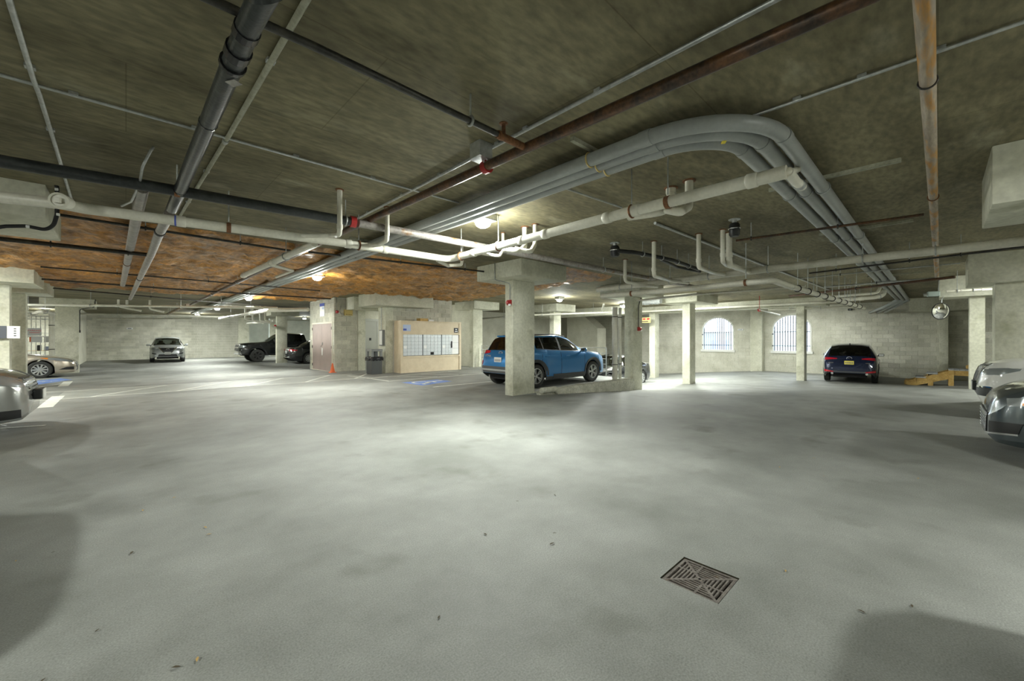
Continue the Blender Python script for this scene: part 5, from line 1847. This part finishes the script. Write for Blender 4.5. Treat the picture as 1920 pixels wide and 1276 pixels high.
def left_silver():
    c = Car('hatchback_car', 'grey silver car nose with a black plate holder beside the left column', 'car', HATCH, 'paint_greysilver', (-1.06 - 2.3, 9.95, 0), 0)
    c.both('head_lamp', 'F', [(.36, .66), (.62, .68), (.86, .74)], [(.36, .76), (.62, .84), (.86, .92)], 'lamp_clear', e=.014)
    c.patch('grille', 'F', [(-.34, .62), (.34, .62)], [(-.40, .80), (.40, .80)], 'black_plastic', e=.012)
    for k in range(4):
        c.patch('grille_bar', 'F', [(-.36, .64 + k * .042), (.36, .64 + k * .042)], [(-.36, .655 + k * .042), (.36, .655 + k * .042)], 'chrome', e=.022)
    c.both('lower_intake', '+', [(.06, .24), (.36, .23)], [(.06, .36), (.30, .36)], 'black_plastic', e=.01)
    c.both('intake_lip', '+', [(.06, .215), (.40, .205)], [(.06, .238), (.40, .228)], 'silver_trim', e=.016)
    p, n = c.pt('F', 0, .52)
    MB().box((p.x + .05, 0, .52), (.10, .34, .16), 0, .02).build('plate_holder', 'black_plastic', c.root, local=True)
    MB().box((p.x + .105, 0, .52), (.012, .31, .155), 0, .003).build('number_plate', 'plate_white', c.root, local=True)
    c.mirror(1.6, 1.06)
left_silver()
def right_white():
    x = 11.55
    c = Car('suv_car', 'white car nose with dark headlamp beside the broad column', 'car', dict(SUV, spokes=10, wstyle='single', clad='paint_white'), 'paint_white', (x, -.50 - 2.275, 0), math.radians(90))
    c.both('head_lamp', 'F', [(.48, .76), (.66, .76), (.86, .78)], [(.48, .85), (.66, .86), (.86, .85)], 'lamp_clear', e=.012)
    c.both('head_lamp_side', '+', [(.12, .78), (.28, .80), (.44, .86)], [(.12, .87), (.28, .89), (.46, .895)], 'lamp_clear', e=.012)
    c.patch('grille', 'F', [(-.40, .62), (.40, .62)], [(-.46, .92), (.46, .92)], 'black_plastic', e=.012)
    c.patch('grille_frame', 'F', [(-.46, .60), (-.40, .60)], [(-.52, .94), (-.45, .94)], 'chrome', e=.025)
    c.patch('grille_frame', 'F', [(.40, .60), (.46, .60)], [(.45, .94), (.52, .94)], 'chrome', e=.025)
    for k in range(5):
        q = -.32 + k * .16
        c.patch('grille_bar', 'F', [(q - .012, .64), (q + .012, .64)], [(q - .012, .90), (q + .012, .90)], 'chrome', e=.022, n=2, k=6)
    c.patch('lower_bumper', 'F', [(-.8, .40), (.8, .40)], [(-.8, .56), (.8, .56)], 'dark_cladding', e=.012, k=24)
    c.patch('bumper_chrome', 'F', [(-.8, .54), (.8, .54)], [(-.8, .57), (.8, .57)], 'chrome', e=.022, k=24)
    p, n = c.pt('F', 0, .50)
    MB().box((p.x + .03, 0, .53), (.05, .33, .17), 0, .01).build('plate_holder', 'black_plastic', c.root, local=True)
    MB().box((p.x + .058, 0, .53), (.008, .31, .15), 0, .003).build('number_plate', 'plate_white', c.root, local=True)
right_white()
def right_grey():
    x = 8.05
    c = Car('sedan_car', 'dark grey sedan nose with slatted grille and amber corner lamp near the right column', 'car', dict(SEDAN, L=4.5, top=[(0, .50), (.03, .62), (.10, .74), (.4, .88), (1.0, .98), (1.35, 1.03), (2.1, 1.42), (2.6, 1.48), (3.1, 1.46), (3.5, 1.36), (4.0, 1.10), (4.35, 1.04), (4.45, .9), (4.5, .62)],
            belt=[(0, .48), (.3, .78), (1.2, .94), (2.6, .98), (3.6, 1.04), (4.2, 1.0), (4.5, .6)],
            bot=[(0, .24), (.06, .18), (.4, .16), (4.1, .18), (4.32, .26), (4.5, .36)],
            plan=[(0, .58), (.06, .72), (.2, .85), (.5, .95), (1.0, 1), (3.7, 1), (4.1, .95), (4.35, .88), (4.46, .8), (4.5, .7)],
            ws=(1.35, 2.08), rs=(3.5, 3.98), win=[(1.75, 2.5), (2.58, 3.2)], doors=[1.45, 2.54, 3.4], wb=2.65, fo=.9, dash=.95), 'paint_grey', (x, -.42 - 2.25, 0), math.radians(90))
    c.patch('grille', 'F', [(-.36, .26), (.36, .26)], [(-.48, .50), (.48, .50)], 'black_plastic', e=.012)
    for k in range(6):
        z = .28 + k * .038
        h_ = .36 + (z - .26) * .5
        c.patch('grille_bar', 'F', [(-h_, z), (h_, z)], [(-h_, z + .012), (h_, z + .012)], 'chrome', e=.024, n=1, k=14)
    c.patch('grille_frame', 'F', [(-.38, .235), (.38, .235)], [(-.37, .26), (.37, .26)], 'chrome', e=.024, n=1, k=14)
    c.both('head_lamp', '+', [(.14, .62), (.40, .66), (.75, .78)], [(.14, .70), (.40, .77), (.78, .83)], 'lamp_clear', e=.012)
    c.both('corner_lamp', '+', [(.24, .64), (.42, .67)], [(.24, .67), (.42, .70)], 'amber', e=.018)
    c.both('fog_lamp_recess', 'F', [(.56, .28), (.78, .32)], [(.56, .42), (.80, .44)], 'black_plastic', e=.012)
    c.both('fog_lamp_trim', 'F', [(.54, .26), (.78, .30)], [(.54, .28), (.78, .32)], 'chrome', e=.02)
    c.mirror(1.65, .98)
right_grey()
def hidden_black():
    x, y = 15.6, 11.2
    c = Car('sedan_car', 'black car in the lower bay seen past the nose of the blue crossover', 'car', SEDAN, 'paint_black', (x + .9, y - .6, ZH(x + .9, y - .6)), math.radians(180))
    c.both('head_lamp', 'F', [(.46, .56), (.70, .62)], [(.46, .64), (.70, .74)], 'lamp_clear', e=.012)
    c.patch('grille', 'F', [(-.42, .36), (.42, .36)], [(-.46, .58), (.46, .58)], 'black_plastic', e=.01)
    for k in range(4):
        c.patch('grille_bar', 'F', [(-.44, .38 + k * .05), (.44, .38 + k * .05)], [(-.44, .395 + k * .05), (.44, .395 + k * .05)], 'chrome', e=.02)
hidden_black()
# cars parked beside the photographer: only their shadows on the floor reach the picture
def neighbour(label, paint, loc, yaw):
    c = Car('hatchback_car', label, 'car', HATCH, paint, loc, yaw)
    c.both('head_lamp', 'F', [(.36, .66), (.86, .74)], [(.36, .76), (.86, .92)], 'lamp_clear', e=.014)
    c.patch('grille', 'F', [(-.34, .62), (.34, .62)], [(-.40, .80), (.40, .80)], 'black_plastic', e=.012)
    c.mirror(1.6, 1.06)
neighbour('dark parked car beside the photographer on the column side', 'paint_black', (-1.2 - 2.3, 3.4, 0), 0)
neighbour('silver parked car beside the photographer in the right bays', 'paint_silver', (2.35, -.40 - 2.3, 0), math.radians(90))

# ================================================================== letterboxes, bin, signs and small things
# letterbox cabinet
mx0, mx1, my0, my1, mz = 8.06, 11.08, 15.0, 15.55, 2.08
zb = hf(9.5, 15.0, True)
mc = thing('letterbox_cabinet', 'cream wooden letterbox cabinet with rows of small metal doors', 'letterboxes', ((mx0 + mx1) / 2, my0, zb))
MB().bb(mx0, mx0 + .10, my0, my1, zb, mz).build('side_panel', 'mail_wood', mc)
MB().bb(mx1 - .10, mx1, my0, my1, zb, mz).build('side_panel', 'mail_wood', mc)
MB().bb(mx0, mx1, my0 - .01, my1, mz, mz + .05).build('top_board', 'mail_wood', mc)
MB().bb(mx0 + .1, mx1 - .1, my0 + .03, my1, 1.62, mz).build('header_board', 'mail_wood', mc)
MB().bb(mx0 + .1, mx1 - .1, my0 + .0, my1, 1.56, 1.62).build('rail', 'mail_wood', mc)
MB().bb(mx0 + .1, mx1 - .1, my0 + .0, my1, .60, .67).build('rail', 'mail_wood', mc)
MB().bb(mx0 + .1, mx1 - .1, my0 + .03, my1, zb, .60).build('lower_panel', 'mail_wood', mc)
MB().bb(mx0 + .1, mx1 - .1, my0 + .12, my1, .67, 1.56).build('back', 'black_plastic', mc)
bank_w = (mx1 - mx0 - .2) / 3
db = MB()
lw, lh = bank_w * .945 / 5, .885 / 6
me_door = None
for b in range(3):
    bx = mx0 + .1 + b * bank_w
    bk = MB().bb(bx + .01, bx + bank_w - .01, my0 + .05, my0 + .14, .68, 1.555).build('letterbox_bank', 'bank_metal', mc)
    for i in range(5):
        for j in range(6):
            if b == 2 and i >= 3:
                continue
            if b == 1 and i == 2 and j == 0:
                continue
            if me_door is None:
                t = MB().box((0, 0, 0), (lw - .012, .014, lh - .012), 0, .003)
                t2 = MB().lathe([(.013, -.018), (.013, 0)], 8, (0, -.006, .02), 'Y')
                t.add(t2.v, t2.f)
                d0 = t.build('letterbox_door', 'mail_metal', None, loc=(0, 0, 0))
                me_door = d0.data
                bpy.data.objects.remove(d0)
            o = bpy.data.objects.new('letterbox_door', me_door)
            COL.objects.link(o)
            o.parent = bk
            o.location = inv_of(bk) @ Vector((bx + .03 + (i + .5) * lw, my0 + .045, .685 + (j + .5) * lh))
    if b == 2:
        for j, (z0, z1) in enumerate(((.69, .95), (.96, 1.20), (1.21, 1.55))):
            MB().bb(bx + .03 + 3 * lw, bx + .03 + 5 * lw, my0 + .036, my0 + .052, z0, z1).build('parcel_door', 'white_plastic', bk)
        MB().bb(bx + .03 + 2.72 * lw, bx + .03 + 2.95 * lw, my0 + .0, my0 + .05, .98, 1.27).build('open_parcel_flap', 'black_ink', bk)
    if b == 1:
        MB().bb(bx + .03 + 2 * lw, bx + .03 + 2.9 * lw, my0 + .04, my0 + .052, .70, .81).build('empty_slot', 'dark_hole', bk)
    MB().bb(bx + .05, bx + .05 + lw * .8, my0 + .028, my0 + .037, .98, 1.1).build('number_card', 'white_plastic', bk)
ps = MB().bb(8.17, 8.52, my0 + .018, my0 + .03, 1.70, 1.96).build('mail_poster', 'pale_blue', mc)
MB().bb(8.18, 8.33, my0 + .012, my0 + .018, 1.72, 1.80).build('poster_print', 'blue_ink', ps)
ps = MB().bb(10.70, 10.92, my0 + .018, my0 + .03, 1.66, 1.87).build('notice', 'black_ink', mc)
MB().bb(10.74, 10.88, my0 + .012, my0 + .018, 1.70, 1.73).build('notice_print', 'white_plastic', ps)
MB().bb(10.77, 10.85, my0 + .012, my0 + .018, 1.78, 1.82).build('notice_print', 'white_plastic', ps)
o = MB()
o.box((9.18, 15.2, mz + .11), (.42, .25, .12), .1, .01)
tag(o.build('cardboard_box', 'pine'), 'small tan cardboard box lying on top of the letterbox cabinet', 'box')
o = MB().tube([(9.42, 15.12, mz + .09), (9.70, 15.16, mz + .09)], .04, 12)
tag(o.build('paper_roll', 'white_plastic', smooth='auto'), 'white paper roll on top of the letterbox cabinet', 'paper roll')

# litter bin
bx, by, bz = 7.0, 15.35, hf(7.0, 15.35)
lb = thing('litter_bin', 'square grey litter bin with open hood and black bag', 'bin', (bx + .22, by + .25, bz))
MB().box((bx + .22, by + .25, bz + .30), (.44, .50, .60), 0, .02).build('body', 'bin_grey', lb)
for sx in (0, 1):
    for sy in (0, 1):
        MB().bb(bx + sx * .36, bx + sx * .36 + .08, by + sy * .42, by + sy * .42 + .08, bz + .60, bz + .93).build('post', 'bin_light', lb)
MB().box((bx + .22, by + .25, bz + .80), (.10, .40, .25), 0, .01).build('inner_panel', 'bin_grey', lb)
MB().box((bx + .22, by + .25, bz + .945), (.47, .53, .09), 0, .015).build('lid', 'bin_light', lb)
MB().box((bx + .22, by + .25, bz + .62), (.46, .52, .10), 0, .015).build('collar', 'bin_light', lb)
bg_ = MB()
seg = 48
for i in range(seg + 1):
    a = 2 * math.pi * i / seg
    cx_, cy_ = math.copysign(min(1, abs(math.cos(a)) * 1.35), math.cos(a)), math.copysign(min(1, abs(math.sin(a)) * 1.35), math.sin(a))
    w_ = .012 * math.sin(i * 2.7) + .012 * math.sin(i * 5.1)
    for k, (ex, zz) in enumerate(((.0, .69), (.025, .68), (.035, .62), (.02, .54 + .02 * math.sin(i * 1.9)))):
        bg_.v.append(Vector((bx + .22 + cx_ * (.225 + ex + w_ * k * .5), by + .25 + cy_ * (.255 + ex + w_ * k * .5), bz + zz)))
for i in range(seg):
    for k in range(3):
        q = i * 4 + k
        bg_.f.append((q, q + 4, q + 5, q + 1))
bg_.build('bin_bag', 'bag_black', lb, smooth=True)
# traffic cone
cx_, cy_ = 6.36, 17.75
cz = hf(cx_, cy_)
tc = thing('traffic_cone', 'small orange traffic cone at the foot of the service door', 'cone', (cx_, cy_, cz))
MB().box((cx_, cy_, cz + .012), (.24, .24, .024), 0, .008).build('base', 'orange_plastic', tc)
MB().lathe([(.10, .024), (.022, .40), (.0, .40)], 20, (cx_, cy_, cz)).build('cone', 'orange_plastic', tc, smooth='auto')

def red_alarm(label, p, nrm, cable_to=None, cmat='galvanised'):
    p, n = Vector(p), Vector(nrm).normalized()
    r = thing('fire_alarm', label, 'alarm', p)
    s = Vector((-n.y, n.x, 0))
    rz = math.atan2(n.y, n.x)
    MB().box(p + n * .03, (.06, .12, .13), rz, .012).build('body', 'red_plastic', r)
    m = MB().lathe([(0, .06), (.035, .06), (.05, .04), (.05, 0)], 14)
    m.xform(Matrix.Translation(p + n * .06) @ n.to_track_quat('Z', 'Y').to_matrix().to_4x4())
    m.build('sounder', 'red_plastic', r, smooth='auto')
    m = MB().box(p + n * .075 + s * .06 + Vector((0, 0, -.06)), (.05, .06, .05), rz, .01)
    m.build('strobe', 'white_plastic', r)
    if cable_to:
        MB().tube(fillet([p + n * .01 + Vector((0, 0, .06))] + [Vector(q) for q in cable_to], .08), .011, 8).build('cable_conduit', cmat, r, smooth=True)
    return r
red_alarm('red fire alarm on the capped column, fed by a bent conduit', (6.795, 7.20, 2.27), (-1, 0, 0), [(6.79, 7.20, 2.74), (6.42, 7.30, 2.80), (6.385, 7.30, 2.82), (6.385, 7.30, CEIL)])
red_alarm('red fire alarm on the curb column hanging from a black cable', (12.62, 7.028, 1.72), (0, -1, 0), [(12.62, 7.012, 2.5), (12.72, 7.012, 2.68), (12.78, 7.012, 2.79)], 'black_rubber')
red_alarm('red fire alarm on the block corner above the service door', (6.70, 18.175, 2.56), (0, -1, 0), [(6.68, 18.17, CEIL)])
red_alarm('red fire alarm on the column between pickup and sedan', (6.885, 28.9, 2.2), (-1, 0, 0), [(6.88, 28.9, 2.8)])

# sign with notice on the core wall
sg = thing('notice_board', 'white notice with a blue header on the block wall above the service door', 'sign', (6.58, 19.6, 2.62))
MB().bb(6.565, 6.585, 19.32, 19.92, 2.42, 3.02).build('panel', 'white_plastic', sg)
MB().bb(6.558, 6.566, 19.32, 19.92, 2.88, 3.02).build('header', 'blue_ink', sg)
MB().bb(6.558, 6.566, 19.40, 19.60, 2.74, 2.84).build('print', 'pale_blue', sg)
# yellow control box
yb = thing('control_box', 'yellowed control box with a cable on the block wall by the lobby', 'electrical box', (7.2, 18.18, 2.45))
MB().bb(7.0, 7.36, 18.08, 18.186, 2.42, 2.68).build('body', 'yellow_plastic', yb)
for k in range(4):
    MB().bb(7.06 + k * .07, 7.09 + k * .07, 18.07, 18.08, 2.45, 2.475).build('button', 'black_ink', yb)
MB().tube(fillet([(7.0, 18.15, 2.46), (6.86, 18.16, 2.50), (6.82, 18.16, 2.62), (6.88, 18.16, 2.85)], .1), .012, 8).build('cable', 'galvanised', yb, smooth=True)
# call panel on lobby column
cp2 = thing('call_panel', 'pale metal call panel on the column between bin and letterboxes', 'electrical box', (7.69, 15.8, 1.2))
MB().bb(7.60, 7.695, 15.66, 15.98, 1.10, 1.75).build('box', 'bin_light', cp2)
MB().bb(7.59, 7.60, 15.70, 15.94, 1.14, 1.71).build('door', 'white_paint', cp2)
MB().tube([(7.66, 15.9, 1.75), (7.66, 15.9, 2.69)], .015, 8).build('conduit', 'galvanised', cp2)
# boxes on the left column
eb = thing('switch_box', 'grey and white switch box on the column at the left bays', 'electrical box', (-2.1, 16.75, 1.4))
MB().bb(-2.45, -2.24, 16.60, 16.695, 1.40, 1.72).build('box', 'bar_dark', eb)
MB().bb(-2.24, -2.02, 16.62, 16.70, 1.40, 1.72).build('notice_plate', 'white_plastic', eb)
for k in range(4):
    MB().bb(-2.12, -2.08, 16.612, 16.62, 1.46 + k * .06, 1.48 + k * .06).build('print', 'black_ink', eb)
# small box and cable on wide column
wb_ = thing('switch_box', 'small black switch with a cable down the wide column edge', 'electrical box', (-1.56, 27.25, 1.6))
MB().box((-1.54, 27.3, 1.72), (.05, .10, .12), 0, .01).build('box', 'black_plastic', wb_)
MB().tube(fillet([(-1.545, 27.3, 1.78), (-1.545, 27.3, 2.74), (-1.3, 27.1, 2.80), (-1.05, 26.98, 2.84), (-1.03, 26.98, CEIL)], .12), .016, 8).build('cable', 'black_rubber', wb_, smooth=True)
# black cable over the left capital
P_ = [W(-40, 432, 2.95)]
m = MB().tube(fillet([WY(-40, 432, 7.17), WY(10, 424, 7.17), WY(50, 423.5, 7.17), WY(86, 431, 7.17), WY(101, 422, 7.17), WY(107, 402, 7.17), WY(107, 350, 7.17), WY(98, 330, 7.17)], .15, 8), .02, 10)
r = tag(m.build('cable', 'black_rubber', smooth=True), 'thick black cable sagging across the face of the left drop capital', 'cable')
for (u, v) in ((52, 424.5), (109, 402), (106, 355)):
    MB().box(WY(u, v, 7.155), (.03, .03, .03), 0, .005).build('clip', 'white_plastic', r)
# hanging grey conduit tail on the ceiling
m = MB().tube(fillet([W(288, 276, CEIL - .01), W(283, 282, CEIL - .05), W(267, 312, 2.98), W(262, 345, 2.95), W(246, 378, 2.93), W(228, 386, 2.93)], .08), .012, 8)
tag(m.build('flex_conduit', 'galvanised', smooth=True), 'thin flexible conduit dangling behind the dark cross main', 'conduit')

# convex mirror
q = WX(1764, 583, 16.9)
cm = thing('convex_mirror', 'round convex traffic mirror hanging under the beam by the wooden steps', 'mirror', q)
nrm = Vector((-.74, -.67, -.10)).normalized()
M_ = Matrix.Translation(q) @ nrm.to_track_quat('Z', 'Y').to_matrix().to_4x4()
m = MB().lathe([(0.0, .075), (.08, .068), (.15, .045), (.20, .018), (.225, 0), (.235, -.004), (.235, -.02), (0, -.02)], 32)
m.xform(M_)
m.build('mirror_dome', 'mirror', cm, smooth='auto')
m = MB().ring((0, 0, -.004), (0, 0, 1), .232, .012, 32, 6)
m.xform(M_)
m.build('rim', 'black_rubber', cm, smooth=True)
MB().tube([q + Vector((.03, 0, 0)), q + Vector((.12, -.02, .35)), Vector((q.x + .42, q.y - .06, 2.62))], .014, 8).build('bracket', 'galvanised', cm)
# green floodlight by the mirror
q = WX(1750, 551, 17.2)
fl2 = thing('flood_lamp', 'unlit grey green flood lamp fixed at the beam end above the convex mirror', 'lamp', q)
MB().box(q, (.16, .26, .15), .2, .02).build('housing', 'box_green', fl2)
MB().tube([q, q + Vector((.02, .20, -.01))], .05, 12).build('nozzle', 'galvanised', fl2)
MB().tube([q + Vector((0, -.1, .06)), q + Vector((.1, -.12, CEIL - q.z))], .012, 8).build('conduit', 'galvanised', fl2)

# wooden steps and platform
sx0, sx1 = 22.55, 23.6
fz = hf(23, 0.0)
ws_ = thing('wooden_steps', 'rough pine steps and platform against the block wall', 'steps', (23.0, .2, fz))
top = fz + .66
for k in range(8):
    y = -.42 - k * .145
    MB().bb(sx0 - .02, sx1 + .02, y, y + .135, top - .035, top).build('platform_board', 'worn_deck', ws_)
for x in (sx0, sx1 - .045):
    MB().bb(x, x + .045, -1.65, -.28, top - .22, top - .035).build('joist', 'pine', ws_)
    for y in (-.42, -1.5):
        MB().bb(x - .045, x, y, y + .14, fz - .06, top - .035).build('post', 'pine', ws_)
    st_pts = [(-.30, top - .05), (.92, fz + .12), (.92, fz + .0), (.60, fz - .02), (-.30, top - .36)]
    MB().prism(st_pts, x, x + .045, 'YZ').build('stringer', 'pine', ws_)
    MB().bb(x - .045, x, .12, .26, fz - .06, fz + .26).build('post', 'pine', ws_)
for k in range(3):
    y = .62 - k * .31
    z = fz + .165 * (k + 1)
    MB().bb(sx0 - .03, sx1 + .03, y, y + .30, z - .04, z).build('tread', 'worn_deck' if k else 'pine', ws_)
    MB().bb(sx0, sx1, y + .26, y + .28, z - .165, z - .04).build('riser', 'pine', ws_)
o = MB().box((0, 0, 0), (.9, .1, .14))
o.xform(Matrix.Translation((23.2, -.95, top + .16)) @ Matrix.Rotation(.35, 4, 'Z') @ Matrix.Rotation(.25, 4, 'Y'))
tag(o.build('timber_offcut', 'pine'), 'loose timber offcut propped on the wooden platform', 'timber')

# guard rail along the raised slab edge
gr_ = thing('guard_rail', 'thin metal guard rail along the edge of the raised slab behind the blue crossover', 'railing', (12.8, 12, 0))
for k in range(9):
    y = 8.4 + k * .9
    MB().tube([(12.78, y, hf(12.5, y)), (12.78, y, 1.05)], .02, 8).build('post', 'galvanised', gr_)
for k in range(5):
    MB().tube([(12.78, 8.4, .25 + k * .2), (12.78, 15.6, .25 + k * .2)], .012, 8).build('rail', 'galvanised', gr_)

# brown cabinet and notice on the far wall
o = thing('wall_cabinet', 'brown metal cabinet on the wall below a small white notice, past the stairs', 'cabinet', (26.9, 18, .2))
MB().bb(26.62, 26.985, 15.25, 15.85, .12, .92).build('body', 'mauve_paint', o)
MB().bb(26.605, 26.62, 15.28, 15.82, .15, .89).build('door', 'mauve_paint', o)
MB().bb(26.60, 26.607, 15.45, 15.6, .75, .8).build('label', 'white_plastic', o)
tag(MB().bb(26.95, 26.985, 15.5, 15.72, 1.12, 1.36).build('wall_notice', 'white_plastic'), 'small white paper notice above the brown wall cabinet', 'notice')
# clearance sign
q0 = WX(1208, 600, 21.2)
sg = thing('clearance_sign', 'hanging warning sign with red bars and yellow panel by the dip column', 'sign', q0)
MB().box(q0, (.03, .75, .30), 0, .005).build('panel', 'yellow_plastic', sg)
for k in range(3):
    MB().box(q0 + Vector((-.018, -.24 + k * .24, .06)), (.006, .16, .09)).build('bar', 'red_ink', sg)
MB().box(q0 + Vector((-.018, .0, -.08)), (.006, .5, .05)).build('bar', 'black_ink', sg)
for s_ in (-.3, .3):
    MB().tube([q0 + Vector((0, s_, .15)), Vector((q0.x, q0.y + s_, CEIL))], .008, 6).build('chain', 'galvanised', sg)
# wall light and notices on the window wall
for (u, v, lab, nm) in ((1388, 617.5, 'small white emergency light on the window wall', 'emergency_light'), (1594, 580, 'small dark camera on the block wall over the navy car', 'wall_camera')):
    q = WX(u, v, 26.9)
    r = thing(nm, lab, 'light' if 'light' in nm else 'camera', q)
    MB().box(q + Vector((.04, 0, 0)), (.09, .32 if 'light' in nm else .18, .10), 0, .02).build('body', 'white_plastic' if 'light' in nm else 'black_plastic', r)
    MB().box(q + Vector((-.01, 0, 0)), (.02, .2 if 'light' in nm else .06, .05), 0, .005).build('lens', 'lamp_clear', r)
q = WY(243, 615.5, 40.95)
r = thing('emergency_light', 'small white emergency light on the back wall left of the silver suv', 'light', q)
MB().box(q + Vector((0, .0, 0)), (.34, .09, .12), 0, .02).build('body', 'white_plastic', r)
MB().box(q + Vector((0, -.05, 0)), (.2, .02, .06), 0, .005).build('lens', 'lamp_clear', r)

# gate and store at the far left
gy = 34.0
gz = hf(-3.5, gy)
gt_ = thing('store_gate', 'white barred store gate with a red lettered parking sign', 'gate', (-3.6, gy, gz))
for k in range(13):
    x = -5.05 + k * .165
    MB().tube([(x, gy, gz + .05), (x, gy, 2.62)], .016, 8).build('bar', 'bar_white', gt_)
for z in (gz + .08, 1.5, 2.45, 2.62):
    MB().bb(-5.1, -2.98, gy - .02, gy + .02, z - .025, z + .025).build('rail', 'bar_white', gt_)
MB().bb(-3.03, -2.93, gy - .05, gy + .05, gz, 2.75).build('gate_post', 'white_paint', gt_)
sp_ = MB().bb(-3.86, -3.36, gy - .045, gy - .03, 1.55, 1.96).build('sign_panel', 'white_plastic', gt_)
text_mesh('sign_lettering', 'PARKING', .115, 'red_ink', sp_, frame_mat((-3.61, gy - .048, 1.82), (1, 0, 0), (0, 0, 1)))
MB().bb(-3.80, -3.42, gy - .05, gy - .045, 1.70, 1.725).build('sign_print', 'red_ink', sp_)
MB().bb(-3.72, -3.34, gy - .045, gy - .03, 1.18, 1.50).build('white_card', 'white_plastic', gt_)
sh = thing('storage_rack', 'metal storage rack full of small goods behind the white gate', 'rack', (-3.6, 35.6, gz))
for x in (-4.6, -2.6):
    for y in (35.4, 35.9):
        MB().bb(x - .02, x + .02, y - .02, y + .02, gz, 1.9).build('upright', 'galvanised', sh)
for k, z in enumerate((.2, .7, 1.2, 1.7)):
    MB().bb(-4.62, -2.58, 35.38, 35.92, z - .02, z).build('shelf', 'pine' if k == 1 else 'galvanised', sh)
rnd = random.Random(3)
for k in range(14):
    x, z = -4.45 + (k % 7) * .28, (.2, .7, 1.2)[k % 3]
    h = .18 + rnd.random() * .2
    o = MB().box((x, 35.62, z + h / 2), (.16 + rnd.random() * .06, .2, h), 0, .02)
    tag(o.build('storage_tub', ('black_plastic', 'white_plastic', 'orange_plastic', 'bin_grey', 'pale_blue')[k % 5]), ('black', 'white', 'orange', 'grey', 'pale blue')[k % 5] + ' storage tub on the rack behind the white gate', 'tub', 'tubs on the storage rack')

# dry leaves and litter on the floor
LV = [(370, 1237, 0), (392, 1002, 0), (268, 957, 0), (327, 933, 0), (385, 989, 0), (1473, 1071, 0), (1462, 876, 0), (1545, 893, 0), (1722, 897, 0), (1526, 859, 0), (100, 1036, 1), (30, 1052, 0), (823, 1158, 1), (1710, 1137, 1), (247, 1037, 1), (910, 1002, 1), (1615, 1147, 1), (1040, 928, 1), (1035, 1020, 1), (330, 1252, 1), (80, 1277, 1), (182, 1183, 1), (970, 940, 1), (1040, 1000, 1)]
rnd = random.Random(11)
for k, (u, v, dk) in enumerate(LV):
    p = G(u, v)
    a = rnd.random() * 3
    s_ = .011 + rnd.random() * .012
    m = MB()
    pts = [(-1, 0, 0), (-.5, .28, .12), (.2, .34, .16), (1, 0, .02), (.3, -.3, .14), (-.4, -.26, .1)]
    m.add([(q[0] * s_, q[1] * s_, .002 + q[2] * s_) for q in pts] + [(0, 0, .003)], [(0, 1, 6), (1, 2, 6), (2, 3, 6), (3, 4, 6), (4, 5, 6), (5, 0, 6)])
    m.xform(Matrix.Translation((p.x, p.y, p.z + .003)) @ Matrix.Rotation(a, 4, 'Z'))
    tag(m.build('dry_leaf', 'leaf_dark' if dk else 'leaf'), 'dark scrap of leaf litter on the concrete floor' if dk else 'tan dry leaf lying on the concrete floor', 'leaf', 'leaf litter on the floor')
